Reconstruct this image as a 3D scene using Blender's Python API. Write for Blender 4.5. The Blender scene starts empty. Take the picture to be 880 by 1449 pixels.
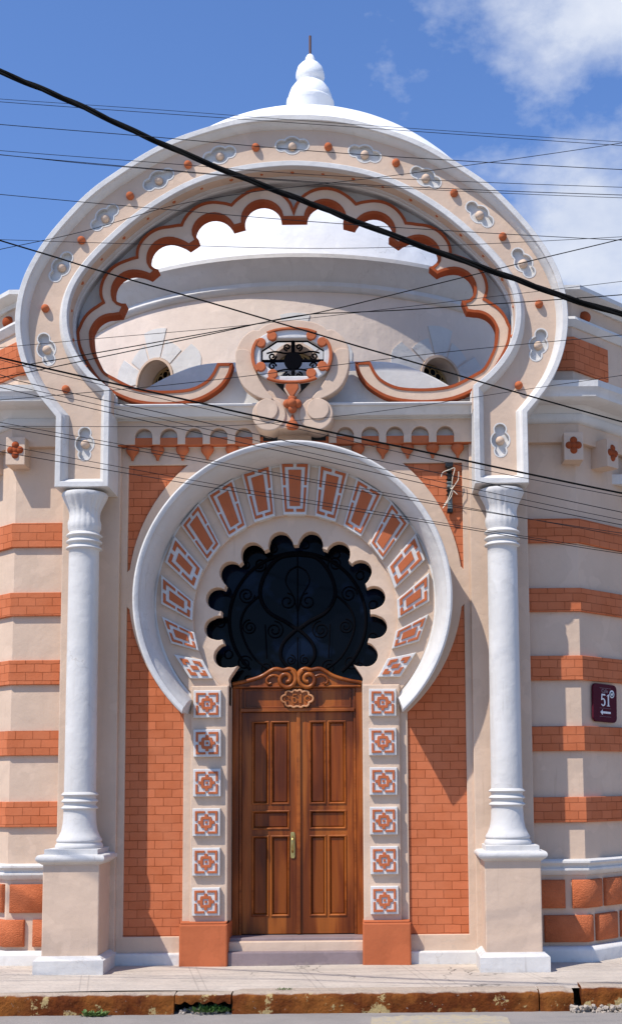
import bpy, bmesh, math, random
from mathutils import Vector, Matrix
random.seed(7)
R = math.radians
sc = bpy.context.scene
C = sc.collection
PI = math.pi

# ------------------------------------------------------------------ camera (survey of the photograph)
CX, CY, CZ = 0.98, -14.0, 2.03
FPX, PPX, PPY = 1750.0, 540.0, 926.0
TILT = math.atan(.105); ROLL = R(-.5)
def at(px, py, Y):
    """photo pixel -> (X, Z) on the vertical plane at depth Y (used only to measure the facade)"""
    x = (px-PPX)/FPX; y = -(py-PPY)/FPX
    c, s = math.cos(ROLL), math.sin(ROLL)
    x, y = c*x-s*y, s*x+c*y
    dy = math.cos(TILT)-math.sin(TILT)*y; dz = math.sin(TILT)+math.cos(TILT)*y
    t = (Y-CY)/dy
    return (CX+t*x, CZ+t*dz)
def atx(px, py, Y): return at(px, py, Y)[0]
def atz(px, py, Y): return at(px, py, Y)[1]

cam = bpy.data.objects.new('camera', bpy.data.cameras.new('camera')); C.objects.link(cam)
cam.data.sensor_fit = 'VERTICAL'; cam.data.sensor_height = 24; cam.data.lens = 24*FPX/1449
cam.data.shift_x = (440-PPX)/1449; cam.data.shift_y = -(724.5-PPY)/1449
cam.data.clip_end = 3000; cam.data.clip_start = .05
cam.location = (CX, CY, CZ)
cam.rotation_euler = (Matrix.Rotation(PI/2+TILT, 3, 'X') @ Matrix.Rotation(ROLL, 3, 'Z')).to_euler()
sc.camera = cam

# ------------------------------------------------------------------ materials
def newmat(name):
    m = bpy.data.materials.new(name); m.use_nodes = True
    nt = m.node_tree; b = nt.nodes['Principled BSDF']
    return m, nt, b
def N(nt, t, **k):
    n = nt.nodes.new(t)
    for a, v in k.items(): setattr(n, a, v)
    return n
def noise(nt, scale, detail=4, rough=.6, vec=None, stretch=None):
    n = N(nt, 'ShaderNodeTexNoise'); n.inputs['Scale'].default_value = scale
    n.inputs['Detail'].default_value = detail; n.inputs['Roughness'].default_value = rough
    g = N(nt, 'ShaderNodeNewGeometry')
    src = g.outputs['Position']
    if stretch:
        mp = N(nt, 'ShaderNodeMapping'); mp.inputs['Scale'].default_value = stretch
        nt.links.new(src, mp.inputs['Vector']); src = mp.outputs['Vector']
    nt.links.new(src, n.inputs['Vector'])
    return n.outputs['Fac']
def ramp(nt, fac, stops):
    r = N(nt, 'ShaderNodeValToRGB'); e = r.color_ramp.elements
    while len(e) < len(stops): e.new(.5)
    for i, (p, c) in enumerate(stops):
        e[i].position = p; e[i].color = (c, c, c, 1) if isinstance(c, (int, float)) else (*c, 1)
    nt.links.new(fac, r.inputs['Fac']); return r.outputs['Color']
def mix(nt, fac, a, b, mode='MIX'):
    m = N(nt, 'ShaderNodeMix', data_type='RGBA', blend_type=mode)
    if isinstance(fac, (int, float)): m.inputs[0].default_value = fac
    else: nt.links.new(fac, m.inputs[0])
    for i, v in ((6, a), (7, b)):
        if isinstance(v, tuple): m.inputs[i].default_value = (*v[:3], 1)
        else: nt.links.new(v, m.inputs[i])
    return m.outputs[2]
def bump(nt, b, h, strength, dist=.01):
    n = N(nt, 'ShaderNodeBump'); n.inputs['Strength'].default_value = strength; n.inputs['Distance'].default_value = dist
    nt.links.new(h, n.inputs['Height'])
    prev = b.inputs['Normal'].links
    if prev: nt.links.new(prev[0].from_socket, n.inputs['Normal'])
    nt.links.new(n.outputs['Normal'], b.inputs['Normal'])
def plaster(name, col, var=.12, grime=(.45, .36, .28), gfac=.25, rough=.85, bs=.5, spec=.22):
    m, nt, b = newmat(name); b.inputs['Specular IOR Level'].default_value = spec
    c2 = tuple(x*(1-var) for x in col)
    n1 = noise(nt, 1.7, 5)
    base = mix(nt, ramp(nt, n1, [(.35, 0), (.65, 1)]), col, c2)
    n2 = noise(nt, 1.0, 6, .65, stretch=(7, 7, .7))       # rain streaks
    f = ramp(nt, n2, [(.56, 0), (.78, gfac)])
    base = mix(nt, f, base, tuple(g*x for g, x in zip((.72, .68, .62), col)))
    n5 = noise(nt, 34, 3, .6)
    f2 = ramp(nt, n5, [(.70, 0), (.76, .35)])
    base = mix(nt, f2, base, grime)
    # splash dirt near the pavement
    g = N(nt, 'ShaderNodeNewGeometry'); sx = N(nt, 'ShaderNodeSeparateXYZ'); nt.links.new(g.outputs['Position'], sx.inputs[0])
    n6 = noise(nt, 6, 5, .7)
    ad = N(nt, 'ShaderNodeMath', operation='MULTIPLY_ADD'); ad.inputs[1].default_value = .30; nt.links.new(n6, ad.inputs[0])
    neg = N(nt, 'ShaderNodeMath', operation='MULTIPLY'); neg.inputs[1].default_value = -1; nt.links.new(sx.outputs[2], neg.inputs[0])
    nt.links.new(neg.outputs[0], ad.inputs[2])
    f3 = ramp(nt, ad.outputs[0], [(.08, 0), (.16, .5)])
    base = mix(nt, f3, base, grime)
    # hairline cracks, only here and there
    vo = N(nt, 'ShaderNodeTexVoronoi', feature='DISTANCE_TO_EDGE'); vo.inputs['Scale'].default_value = 1.6
    nz = N(nt, 'ShaderNodeTexNoise'); nz.inputs['Scale'].default_value = 5; nz.inputs['Detail'].default_value = 4; nt.links.new(g.outputs['Position'], nz.inputs['Vector'])
    sv = N(nt, 'ShaderNodeVectorMath', operation='MULTIPLY_ADD'); sv.inputs[1].default_value = (.3, .3, .3); nt.links.new(nz.outputs['Color'], sv.inputs[0]); nt.links.new(g.outputs['Position'], sv.inputs[2])
    nt.links.new(sv.outputs[0], vo.inputs['Vector'])
    cr = ramp(nt, vo.outputs['Distance'], [(.0, 1), (.007, 0)]); gt = ramp(nt, noise(nt, .9, 3), [(.50, 0), (.62, .5)])
    ml = N(nt, 'ShaderNodeMath', operation='MULTIPLY'); nt.links.new(cr, ml.inputs[0]); nt.links.new(gt, ml.inputs[1])
    base = mix(nt, ml.outputs[0], base, grime)
    # retouched patches of slightly different paint
    n7 = noise(nt, 2.6, 3, .45); base = mix(nt, ramp(nt, n7, [(.58, 0), (.60, .5)]), base, tuple(min(1, x*1.07) for x in col))
    # short drips
    n8 = noise(nt, 1, 4, .6, stretch=(16, 16, 1.3)); base = mix(nt, ramp(nt, n8, [(.66, 0), (.76, gfac*1.2)]), base, tuple(g_*x for g_, x in zip((.6, .55, .5), col)))
    nt.links.new(base, b.inputs['Base Color'])
    b.inputs['Roughness'].default_value = rough
    n3 = noise(nt, 5, 4, .5); bump(nt, b, n3, bs*.8, .03)
    n4 = noise(nt, 55, 4, .7); bump(nt, b, n4, bs*.55, .006)
    return m
CREAM = plaster('cream_plaster', (.595, .44, .325), .09)
WHITE = plaster('white_paint', (.61, .585, .55), .09, grime=(.40, .35, .30), gfac=.36, rough=.75, bs=.6)
DOMEW = plaster('dome_white_paint', (.86, .85, .83), .05, grime=(.5, .47, .42), gfac=.2, rough=.7)
CREAML = plaster('pale_cream_plaster', (.70, .575, .48), .07, gfac=.18)
TERRA = plaster('terracotta_paint', (.47, .132, .054), .16, grime=(.25, .09, .05), gfac=.3, rough=.85, spec=.08)
TERRAT = plaster('terracotta_trim_paint', (.31, .070, .025), .12, grime=(.2, .07, .04), gfac=.2, rough=.85, spec=.08)
def brickmat(name):
    m, nt, b = newmat(name)
    uv = N(nt, 'ShaderNodeUVMap')
    br = N(nt, 'ShaderNodeTexBrick'); br.offset = .5
    br.inputs['Scale'].default_value = 1; br.inputs['Brick Width'].default_value = .19; br.inputs['Row Height'].default_value = .0955
    br.inputs['Mortar Size'].default_value = .0035; br.inputs['Mortar Smooth'].default_value = .25
    br.inputs['Color1'].default_value = (.53, .155, .066, 1); br.inputs['Color2'].default_value = (.44, .120, .047, 1); br.inputs['Mortar'].default_value = (.25, .055, .018, 1)
    wn = noise(nt, 3, 4)
    ad = N(nt, 'ShaderNodeVectorMath', operation='ADD')
    sn = N(nt, 'ShaderNodeTexNoise'); sn.inputs['Scale'].default_value = 6; g = N(nt, 'ShaderNodeNewGeometry'); nt.links.new(g.outputs['Position'], sn.inputs['Vector'])
    scv = N(nt, 'ShaderNodeVectorMath', operation='SCALE'); scv.inputs['Scale'].default_value = .016
    nt.links.new(sn.outputs['Color'], scv.inputs[0]); nt.links.new(uv.outputs[0], ad.inputs[0]); nt.links.new(scv.outputs[0], ad.inputs[1])
    nt.links.new(ad.outputs[0], br.inputs['Vector'])
    c = mix(nt, ramp(nt, wn, [(.35, 0), (.7, .55)]), br.outputs['Color'], (.54, .18, .085))
    nt.links.new(c, b.inputs['Base Color']); b.inputs['Roughness'].default_value = .85; b.inputs['Specular IOR Level'].default_value = .08
    inv = N(nt, 'ShaderNodeMath', operation='SUBTRACT'); inv.inputs[0].default_value = 1; nt.links.new(br.outputs['Fac'], inv.inputs[1])
    bump(nt, b, inv.outputs[0], .9, .008)
    bump(nt, b, noise(nt, 60, 4, .7), .35, .005)
    bump(nt, b, noise(nt, 8, 3, .5), .4, .015)
    return m
BRICK = brickmat('painted_brick')
def rockmat():
    m, nt, b = newmat('rusticated_terracotta')
    g = N(nt, 'ShaderNodeNewGeometry')
    w = N(nt, 'ShaderNodeTexWave'); w.inputs['Scale'].default_value = 13; w.inputs['Distortion'].default_value = 14; w.inputs['Detail'].default_value = 2; w.inputs['Detail Scale'].default_value = 1.6
    w.bands_direction = 'Z'
    nt.links.new(g.outputs['Position'], w.inputs['Vector'])
    c = mix(nt, ramp(nt, noise(nt, 7, 4), [(.3, 0), (.7, 1)]), (.50, .145, .06), (.42, .115, .046))
    nt.links.new(c, b.inputs['Base Color']); b.inputs['Roughness'].default_value = .8; b.inputs['Specular IOR Level'].default_value = .08
    bump(nt, b, w.outputs['Fac'], .45, .009); bump(nt, b, noise(nt, 16, 5, .7), .6, .012); bump(nt, b, noise(nt, 45, 3), .4, .008)
    return m
ROCK = rockmat()
def woodmat(name, c1, c2, axis):
    m, nt, b = newmat(name)
    s = (38, 38, 1.6) if axis == 'Z' else (1.6, 38, 38)
    n1 = noise(nt, 1, 6, .6, stretch=s); n2 = noise(nt, 1.0, 3, .5, stretch=(9, 9, .8) if axis == 'Z' else (.8, 9, 9))
    f = ramp(nt, n1, [(.35, 0), (.68, 1)])
    c = mix(nt, f, c1, c2)
    c = mix(nt, ramp(nt, n2, [(.4, 0), (.65, .6)]), c, tuple(x*1.5 for x in c2))
    n9 = noise(nt, 1, 2, .5, stretch=(3.5, 3.5, .9)); c = mix(nt, ramp(nt, n9, [(.42, 0), (.60, .75)]), c, tuple(x*.62 for x in c1))
    n10 = noise(nt, 1, 2, .5, stretch=(4.7, 9, .55)); c = mix(nt, ramp(nt, n10, [(.52, 0), (.60, .6)]), c, (min(1, c2[0]*1.3), c2[1]*1.5, c2[2]*1.7))
    nt.links.new(c, b.inputs['Base Color'])
    b.inputs['Roughness'].default_value = .42; b.inputs['Specular IOR Level'].default_value = .2; b.inputs['Coat Weight'].default_value = .12; b.inputs['Coat Roughness'].default_value = .15
    bump(nt, b, n1, .15, .003)
    return m
WOOD = woodmat('varnished_wood', (.12, .022, .003), (.27, .068, .009), 'Z')
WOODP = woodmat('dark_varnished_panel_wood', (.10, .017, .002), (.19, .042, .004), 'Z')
WOODH = woodmat('varnished_wood_rail', (.16, .034, .005), (.28, .074, .012), 'X')
WOODL = woodmat('pale_varnished_wood', (.36, .14, .05), (.46, .2, .085), 'X')
def simple(name, col, rough=.5, metal=0, nb=0, ns=30, **k):
    m, nt, b = newmat(name)
    n1 = noise(nt, ns, 4)
    c = mix(nt, ramp(nt, n1, [(.3, 0), (.7, 1)]), col, tuple(x*.8 for x in col))
    nt.links.new(c, b.inputs['Base Color'])
    b.inputs['Roughness'].default_value = rough; b.inputs['Metallic'].default_value = metal
    if nb: bump(nt, b, n1, nb, .005)
    return m
IRONF = simple('dull_black_iron', (.0025, .0025, .004), .95); IRONF.node_tree.nodes['Principled BSDF'].inputs['Specular IOR Level'].default_value = .05
IRON = simple('black_iron', (.012, .012, .013), .45, .3, .2)
BRASS = simple('aged_brass', (.55, .42, .16), .3, .9, .1)
CABLE = simple('cable_sheath', (.006, .006, .006), .85)
CABLE2 = simple('thin_cable_sheath', (.02, .02, .023), .8)
for q_ in (CABLE, CABLE2): q_.node_tree.nodes['Principled BSDF'].inputs['Specular IOR Level'].default_value = .08
MAROON = simple('maroon_enamel', (.075, .006, .016), .7)
MAROON.node_tree.nodes['Principled BSDF'].inputs['Specular IOR Level'].default_value = .12
SIGNW = simple('sign_lettering', (.72, .70, .70), .4)
SIGND = simple('sign_faded_lettering', (.22, .13, .15), .4)
SIGNB = simple('sign_sticker_dark', (.03, .05, .07), .4)
RODM = simple('rusty_rod', (.13, .06, .04), .7, .2, .3)
LEAF = simple('weed_leaf', (.055, .13, .018), .6)
LEAF2 = simple('weed_leaf_pale', (.10, .17, .03), .6)
WIREW = simple('white_wire', (.7, .62, .5), .5)
PORC = simple('insulator_grey', (.16, .19, .19), .35)
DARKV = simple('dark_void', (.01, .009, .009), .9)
LEAD = simple('window_lead_frame', (.42, .30, .14), .6)
SIGNL = simple('glazing_grey', (.05, .06, .07), .2)
def glassmat():
    m, nt, b = newmat('dark_window_glass')
    n = noise(nt, 1.6, 3)
    nt.links.new(mix(nt, ramp(nt, n, [(.52, 0), (.60, 1)]), (.0012, .0015, .003), (.004, .008, .020)), b.inputs['Base Color'])  # reflection patches put into the base colour as navy noise
    b.inputs['Roughness'].default_value = .06; b.inputs['Specular IOR Level'].default_value = .07
    bump(nt, b, noise(nt, 2.2, 2), .10, .02)
    return m
GLASS = glassmat()

# ------------------------------------------------------------------ mesh helpers
def tag(o, label=None, cat=None, group=None, kind=None):
    if label: o['label'] = label
    if cat: o['category'] = cat
    if group: o['group'] = group
    if kind: o['kind'] = kind
    return o
def empty(name, loc=(0, 0, 0)):
    o = bpy.data.objects.new(name, None); C.objects.link(o); o.location = loc; o.empty_display_size = .1
    return o
def link(name, me, mat, parent=None, smooth=None):
    o = bpy.data.objects.new(name, me); C.objects.link(o)
    if mat is not None:
        me.materials.clear(); me.materials.append(mat)
    if parent: o.parent = parent
    if smooth is not None:
        for p in me.polygons: p.use_smooth = True
        if smooth < 180:
            bm = bmesh.new(); bm.from_mesh(me)
            for e in bm.edges:
                if len(e.link_faces) == 2 and e.calc_face_angle(0) > R(smooth): e.smooth = False
            bm.to_mesh(me); bm.free()
    return o
def mesh(name, v, f, mat, parent=None, smooth=None, fix=True):
    me = bpy.data.meshes.new(name); me.from_pydata([tuple(p) for p in v], [], f); me.update()
    if fix:
        bm = bmesh.new(); bm.from_mesh(me); bmesh.ops.recalc_face_normals(bm, faces=bm.faces); bm.to_mesh(me); bm.free()
    return link(name, me, mat, parent, smooth)
def planar_uv(me, fu):
    uv = me.uv_layers.new(name='UVMap')
    for l in me.loops:
        uv.data[l.index].uv = fu(me.vertices[l.vertex_index].co)
def inside(p, poly):
    x, y = p; c = False; n = len(poly); j = n-1
    for i in range(n):
        xi, yi = poly[i]; xj, yj = poly[j]
        if (yi > y) != (yj > y) and x < (xj-xi)*(y-yi)/(yj-yi)+xi: c = not c
        j = i
    return c
def cap(polys):
    from mathutils.geometry import delaunay_2d_cdt
    vs = []; es = []
    for p in polys:
        b0 = len(vs); vs += [Vector(q) for q in p]; n = len(p)
        es += [(b0+i, b0+(i+1) % n) for i in range(n)]
    v, e, f, _, _, _ = delaunay_2d_cdt(vs, es, [], 0, 1e-6)
    out = []
    for t in f:
        c = ((v[t[0]].x+v[t[1]].x+v[t[2]].x)/3, (v[t[0]].y+v[t[1]].y+v[t[2]].y)/3)
        if sum(inside(c, p) for p in polys) % 2: out.append(tuple(t))
    return [(q.x, q.y) for q in v], out
def clean(p, e=8e-4):
    out = [p[0]]
    for q in p[1:]:
        if math.hypot(q[0]-out[-1][0], q[1]-out[-1][1]) > e: out.append(q)
    while len(out) > 3 and math.hypot(out[0][0]-out[-1][0], out[0][1]-out[-1][1]) <= e: out.pop()
    return out
def shape_mesh(polys, yf, yb, bev=.006):
    """polys: closed outlines in (X,Z), later ones inside the first are holes; front at yf, back at yb"""
    th = abs(yb-yf); bev = min(bev, th*.45); sg = 1 if yb > yf else -1
    P = []
    for i, p in enumerate(polys):
        p = clean([tuple(q[:2]) for q in p]); ar = sum(p[k][0]*p[(k+1) % len(p)][1]-p[(k+1) % len(p)][0]*p[k][1] for k in range(len(p)))
        if (ar > 0) != (i == 0): p = p[::-1]
        P.append(p)
    layers = [(0, yb), (0, yf+sg*bev), (bev*.3, yf+sg*bev*.3), (bev, yf)] if bev > 1e-4 else [(0, yb), (0, yf)]
    v = []; f = []
    fr = None
    for p in P:
        rings = []
        for off, y in layers:
            q = offset_path(p, off) if off else p
            rings.append(len(v)); v += [(a, y, b) for a, b in q]; last = q
        n = len(p)
        for r in range(len(rings)-1):
            for i in range(n):
                i2 = (i+1) % n; f.append((rings[r]+i, rings[r]+i2, rings[r+1]+i2, rings[r+1]+i))
    for off, y in (layers[-1], layers[0]):
        cv, cf = cap([offset_path(p, off) if off else p for p in P])
        b0 = len(v); v += [(a, y, b) for a, b in cv]; f += [tuple(b0+i for i in t) for t in cf]
    me = bpy.data.meshes.new('shape'); me.from_pydata(v, [], f); me.update()
    bm = bmesh.new(); bm.from_mesh(me); bmesh.ops.remove_doubles(bm, verts=bm.verts, dist=2e-5)
    bmesh.ops.recalc_face_normals(bm, faces=bm.faces); bm.to_mesh(me); bm.free()
    return me
def shape(name, polys, yf, yb, mat, parent=None, bev=.006, uv=False):
    me = shape_mesh(polys, yf, yb, bev)
    me.name = name
    if uv: planar_uv(me, lambda c: (c.x+3, c.z))
    return link(name, me, mat, parent)
def offset_path(pts, d, closed=True):
    """offset to the left of the walking direction"""
    n = len(pts); out = []
    for i in range(n):
        p = Vector(pts[i]); a = Vector(pts[(i-1) % n]); b = Vector(pts[(i+1) % n])
        if not closed and i == 0: a = p-(b-p)
        if not closed and i == n-1: b = p+(p-a)
        t1 = (p-a).normalized(); t2 = (b-p).normalized()
        n1 = Vector((-t1.y, t1.x)); n2 = Vector((-t2.y, t2.x))
        m = (n1+n2)
        if m.length < 1e-6: m = n1
        m.normalize(); k = 1/max(m.dot(n1), .35)
        out.append(tuple(p+m*d*k))
    return out
def sweep(name, pts, prof, mat, parent=None, closed=True, smooth=35):
    """prof: closed loop of (offset, Y)"""
    rings = []
    cache = {}
    for off, y in prof:
        key = round(off, 5)
        if key not in cache: cache[key] = offset_path(pts, off, closed) if abs(off) > 1e-9 else [tuple(p) for p in pts]
        rings.append([(q[0], y, q[1]) for q in cache[key]])
    n = len(pts); m = len(prof); v = []; f = []
    for r in rings: v += r
    segs = n if closed else n-1
    for j in range(m):
        j2 = (j+1) % m
        for i in range(segs):
            i2 = (i+1) % n
            f.append((j*n+i, j*n+i2, j2*n+i2, j2*n+i))
    if not closed:
        f.append(tuple(j*n for j in range(m))); f.append(tuple(j*n+n-1 for j in reversed(range(m))))
    return mesh(name, v, f, mat, parent, smooth)
def lathe(name, prof, c, mat, parent=None, seg=48, smooth=40, a0=0, a1=2*PI, flute=None):
    v = []; f = []; m = len(prof); full = abs(a1-a0-2*PI) < 1e-6
    ns = seg if full else seg+1
    for i in range(ns):
        a = a0+(a1-a0)*i/seg
        for k, (r, z) in enumerate(prof):
            rr = r*(1+(flute(k, a) if flute else 0))
            v.append((c[0]+rr*math.cos(a), c[1]+rr*math.sin(a), z))
    for i in range(seg):
        i2 = (i+1) % ns
        for k in range(m-1): f.append((i*m+k, i2*m+k, i2*m+k+1, i*m+k+1))
    return mesh(name, v, f, mat, parent, smooth)
def box(name, x0, x1, y0, y1, z0, z1, mat, parent=None, bev=.006, seg=2):
    bm = bmesh.new(); bmesh.ops.create_cube(bm, size=1)
    for v in bm.verts:
        v.co = Vector(((x0+x1)/2+v.co.x*(x1-x0), (y0+y1)/2+v.co.y*(y1-y0), (z0+z1)/2+v.co.z*(z1-z0)))
    if bev: bmesh.ops.bevel(bm, geom=bm.edges[:], offset=min(bev, .4*min(x1-x0, y1-y0, z1-z0)), segments=seg, affect='EDGES', profile=.6)
    me = bpy.data.meshes.new(name); bm.to_mesh(me); bm.free()
    return link(name, me, mat, parent)
def tubes(name, paths, r, mat, parent=None, seg=6, smooth=60):
    v = []; f = []
    for path in paths:
        rr = r
        if isinstance(path, tuple) and isinstance(path[1], (float, int)): path, rr = path
        P = [Vector(p) for p in path]; b0 = len(v)
        for i, p in enumerate(P):
            t = (P[min(i+1, len(P)-1)]-P[max(i-1, 0)]).normalized()
            up = Vector((0, 1, 0)) if abs(t.y) < .9 else Vector((0, 0, 1))
            a = t.cross(up).normalized(); b = t.cross(a)
            for k in range(seg):
                th = 2*PI*k/seg; v.append(p+a*math.cos(th)*rr+b*math.sin(th)*rr)
        for i in range(len(P)-1):
            for k in range(seg):
                k2 = (k+1) % seg
                f.append((b0+i*seg+k, b0+i*seg+k2, b0+(i+1)*seg+k2, b0+(i+1)*seg+k))
        f.append(tuple(b0+k for k in range(seg))); f.append(tuple(b0+(len(P)-1)*seg+k for k in reversed(range(seg))))
    return mesh(name, v, f, mat, parent, smooth)
def ball_mesh(r, sx=1, sy=1, sz=1):
    bm = bmesh.new(); bmesh.ops.create_uvsphere(bm, u_segments=20, v_segments=12, radius=r)
    for v in bm.verts: v.co = Vector((v.co.x*sx, v.co.y*sy, v.co.z*sz))
    me = bpy.data.meshes.new('ball'); bm.to_mesh(me); bm.free()
    for p in me.polygons: p.use_smooth = True
    return me
def ball(name, c, r, mat, parent, sx=1, sy=1, sz=1):
    o = link(name, ball_mesh(r, sx, sy, sz), mat, parent); o.location = c; return o
def arc(cx, cz, r, a0, a1, n=24):
    return [(cx+r*math.cos(R(a0+(a1-a0)*i/n)), cz+r*math.sin(R(a0+(a1-a0)*i/n))) for i in range(n+1)]
def spline(pts, k=6):
    out = []
    n = len(pts)
    for i in range(n-1):
        p0 = pts[max(i-1, 0)]; p1 = pts[i]; p2 = pts[i+1]; p3 = pts[min(i+2, n-1)]
        for j in range(k):
            t = j/k
            out.append(tuple(.5*((2*p1[a])+(-p0[a]+p2[a])*t+(2*p0[a]-5*p1[a]+4*p2[a]-p3[a])*t*t+(-p0[a]+3*p1[a]-3*p2[a]+p3[a])*t**3) for a in range(len(p1))))
    out.append(tuple(pts[-1])); return out
def mirror(pts): return [(-x, z) for x, z in reversed(pts)]
def L(pxs, Y, m=0.0):
    """left-half pixel outline -> (X,Z) with the axis correction m"""
    return [(at(x, y, Y)[0]-m, at(x, y, Y)[1]) for x, y in pxs]
def area(p): return sum(p[i][0]*p[(i+1) % len(p)][1]-p[(i+1) % len(p)][0]*p[i][1] for i in range(len(p)))/2
def ccw(p): return p if area(p) > 0 else p[::-1]
def circle(cx, cz, r, n=32): return arc(cx, cz, r, 0, 360*(n-1)/n, n-1)
def union_circles(circs, n=36):
    """outline of a union of circles that all overlap the first (star-shaped about its centre)"""
    cx, cz = circs[0][0], circs[0][1]; out = []
    for i in range(n*2):
        a = 2*PI*i/(n*2); best = 0
        for x, z, r in circs:
            dx, dz = x-cx, z-cz
            b = dx*math.cos(a)+dz*math.sin(a); d = b*b-(dx*dx+dz*dz-r*r)
            if d >= 0: best = max(best, b+math.sqrt(d))
        out.append((cx+best*math.cos(a), cz+best*math.sin(a)))
    return out
def join_mesh(name, objs_data, mat, parent):
    bm = bmesh.new()
    for me in objs_data: bm.from_mesh(me)
    me = bpy.data.meshes.new(name); bm.to_mesh(me); bm.free()
    return link(name, me, mat, parent)

# ================================================================== THE BUILDING
B = tag(empty('moorish_building'), 'cream and white building with terracotta stripes, horseshoe arch doorway and white dome', 'building')

# ---- central wall with the four brick panels cut out
zc = atz(416, 832, 0); cxw = 0.0
rw = 1.91                                   # flat pink ring round the horseshoe hood
xb_in = 1.265; xb_out = 1.925; z_bt = atz(260, 658, 0); z_bb = .365
def isect_x(x): return math.sqrt(max(rw*rw-x*x, 0))
wall_top = atz(416, 598, 0)
XW = 2.70
a_out = math.degrees(math.acos(1)) if xb_out >= rw else 0
xa = min(xb_out, rw*.9985)
def panel_up(s):
    x_t = -math.sqrt(rw*rw-(z_bt-zc)**2)
    a1 = math.degrees(math.atan2(z_bt-zc, x_t)); a2 = 180-7
    p = [(-xb_out, z_bt), (x_t, z_bt)]+arc(0, zc, rw, a1, a2, 20)[1:]
    p.append((-xb_out, zc+rw*math.sin(R(7))-.03))
    return p if s < 0 else [(-x, z) for x, z in p]
def panel_lo(s):
    a3 = 180+7; x_in = -xb_in; a4 = 180+math.degrees(math.acos(xb_in/rw))
    p = [(-xb_out, zc-rw*math.sin(R(7))+.03)]+arc(0, zc, rw, a3, a4, 20)
    p += [(x_in, z_bb), (-xb_out, z_bb)]
    return p if s < 0 else [(-x, z) for x, z in p]
holes = [panel_up(-1), panel_up(1), panel_lo(-1), panel_lo(1)]
# doorway void inside the central wall
DX = .755                                   # half width of the door opening
sc_c = (0.02, atz(421, 875, .05)); sc_r = .89
void = [(-1.0, -.02), (-1.0, sc_c[1]-.9)]+arc(sc_c[0], sc_c[1], 1.22, 222, -42, 40)+[(1.0, sc_c[1]-.9), (1.0, -.02)]
wall = shape('wall', [[(-XW+.55, -.05), (XW-.55, -.05), (XW-.55, wall_top+.06), (-XW+.55, wall_top+.06)]]+[ccw(h)[::-1] for h in holes]+[[(-1.02, .3)]+arc(0.0, sc_c[1]+.06, 1.32, 215, -35, 40)+[(1.02, .3)]], 0, .2, CREAM, B, .008)
for h in holes:
    shape('brick_panel', [offset_path(ccw(h), -.02)], .03, .12, BRICK, B, .003, uv=True)
# outer piers behind the columns
for s in (-1, 1):
    x0, x1 = sorted((s*2.0, s*2.66))
    box('pier', x0, x1, -.07, .4, 0, 6.0, CREAM, B, .012)
# plinth along the bottom of the middle bay
for s in (-1, 1):
    x0, x1 = sorted((s*1.25, s*2.35))
    z1 = .19
    shape('plinth', [[(x0, -.02), (x1, -.02), (x1, z1), (x0, z1)]], -.06, .1, WHITE, B, .02)

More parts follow.
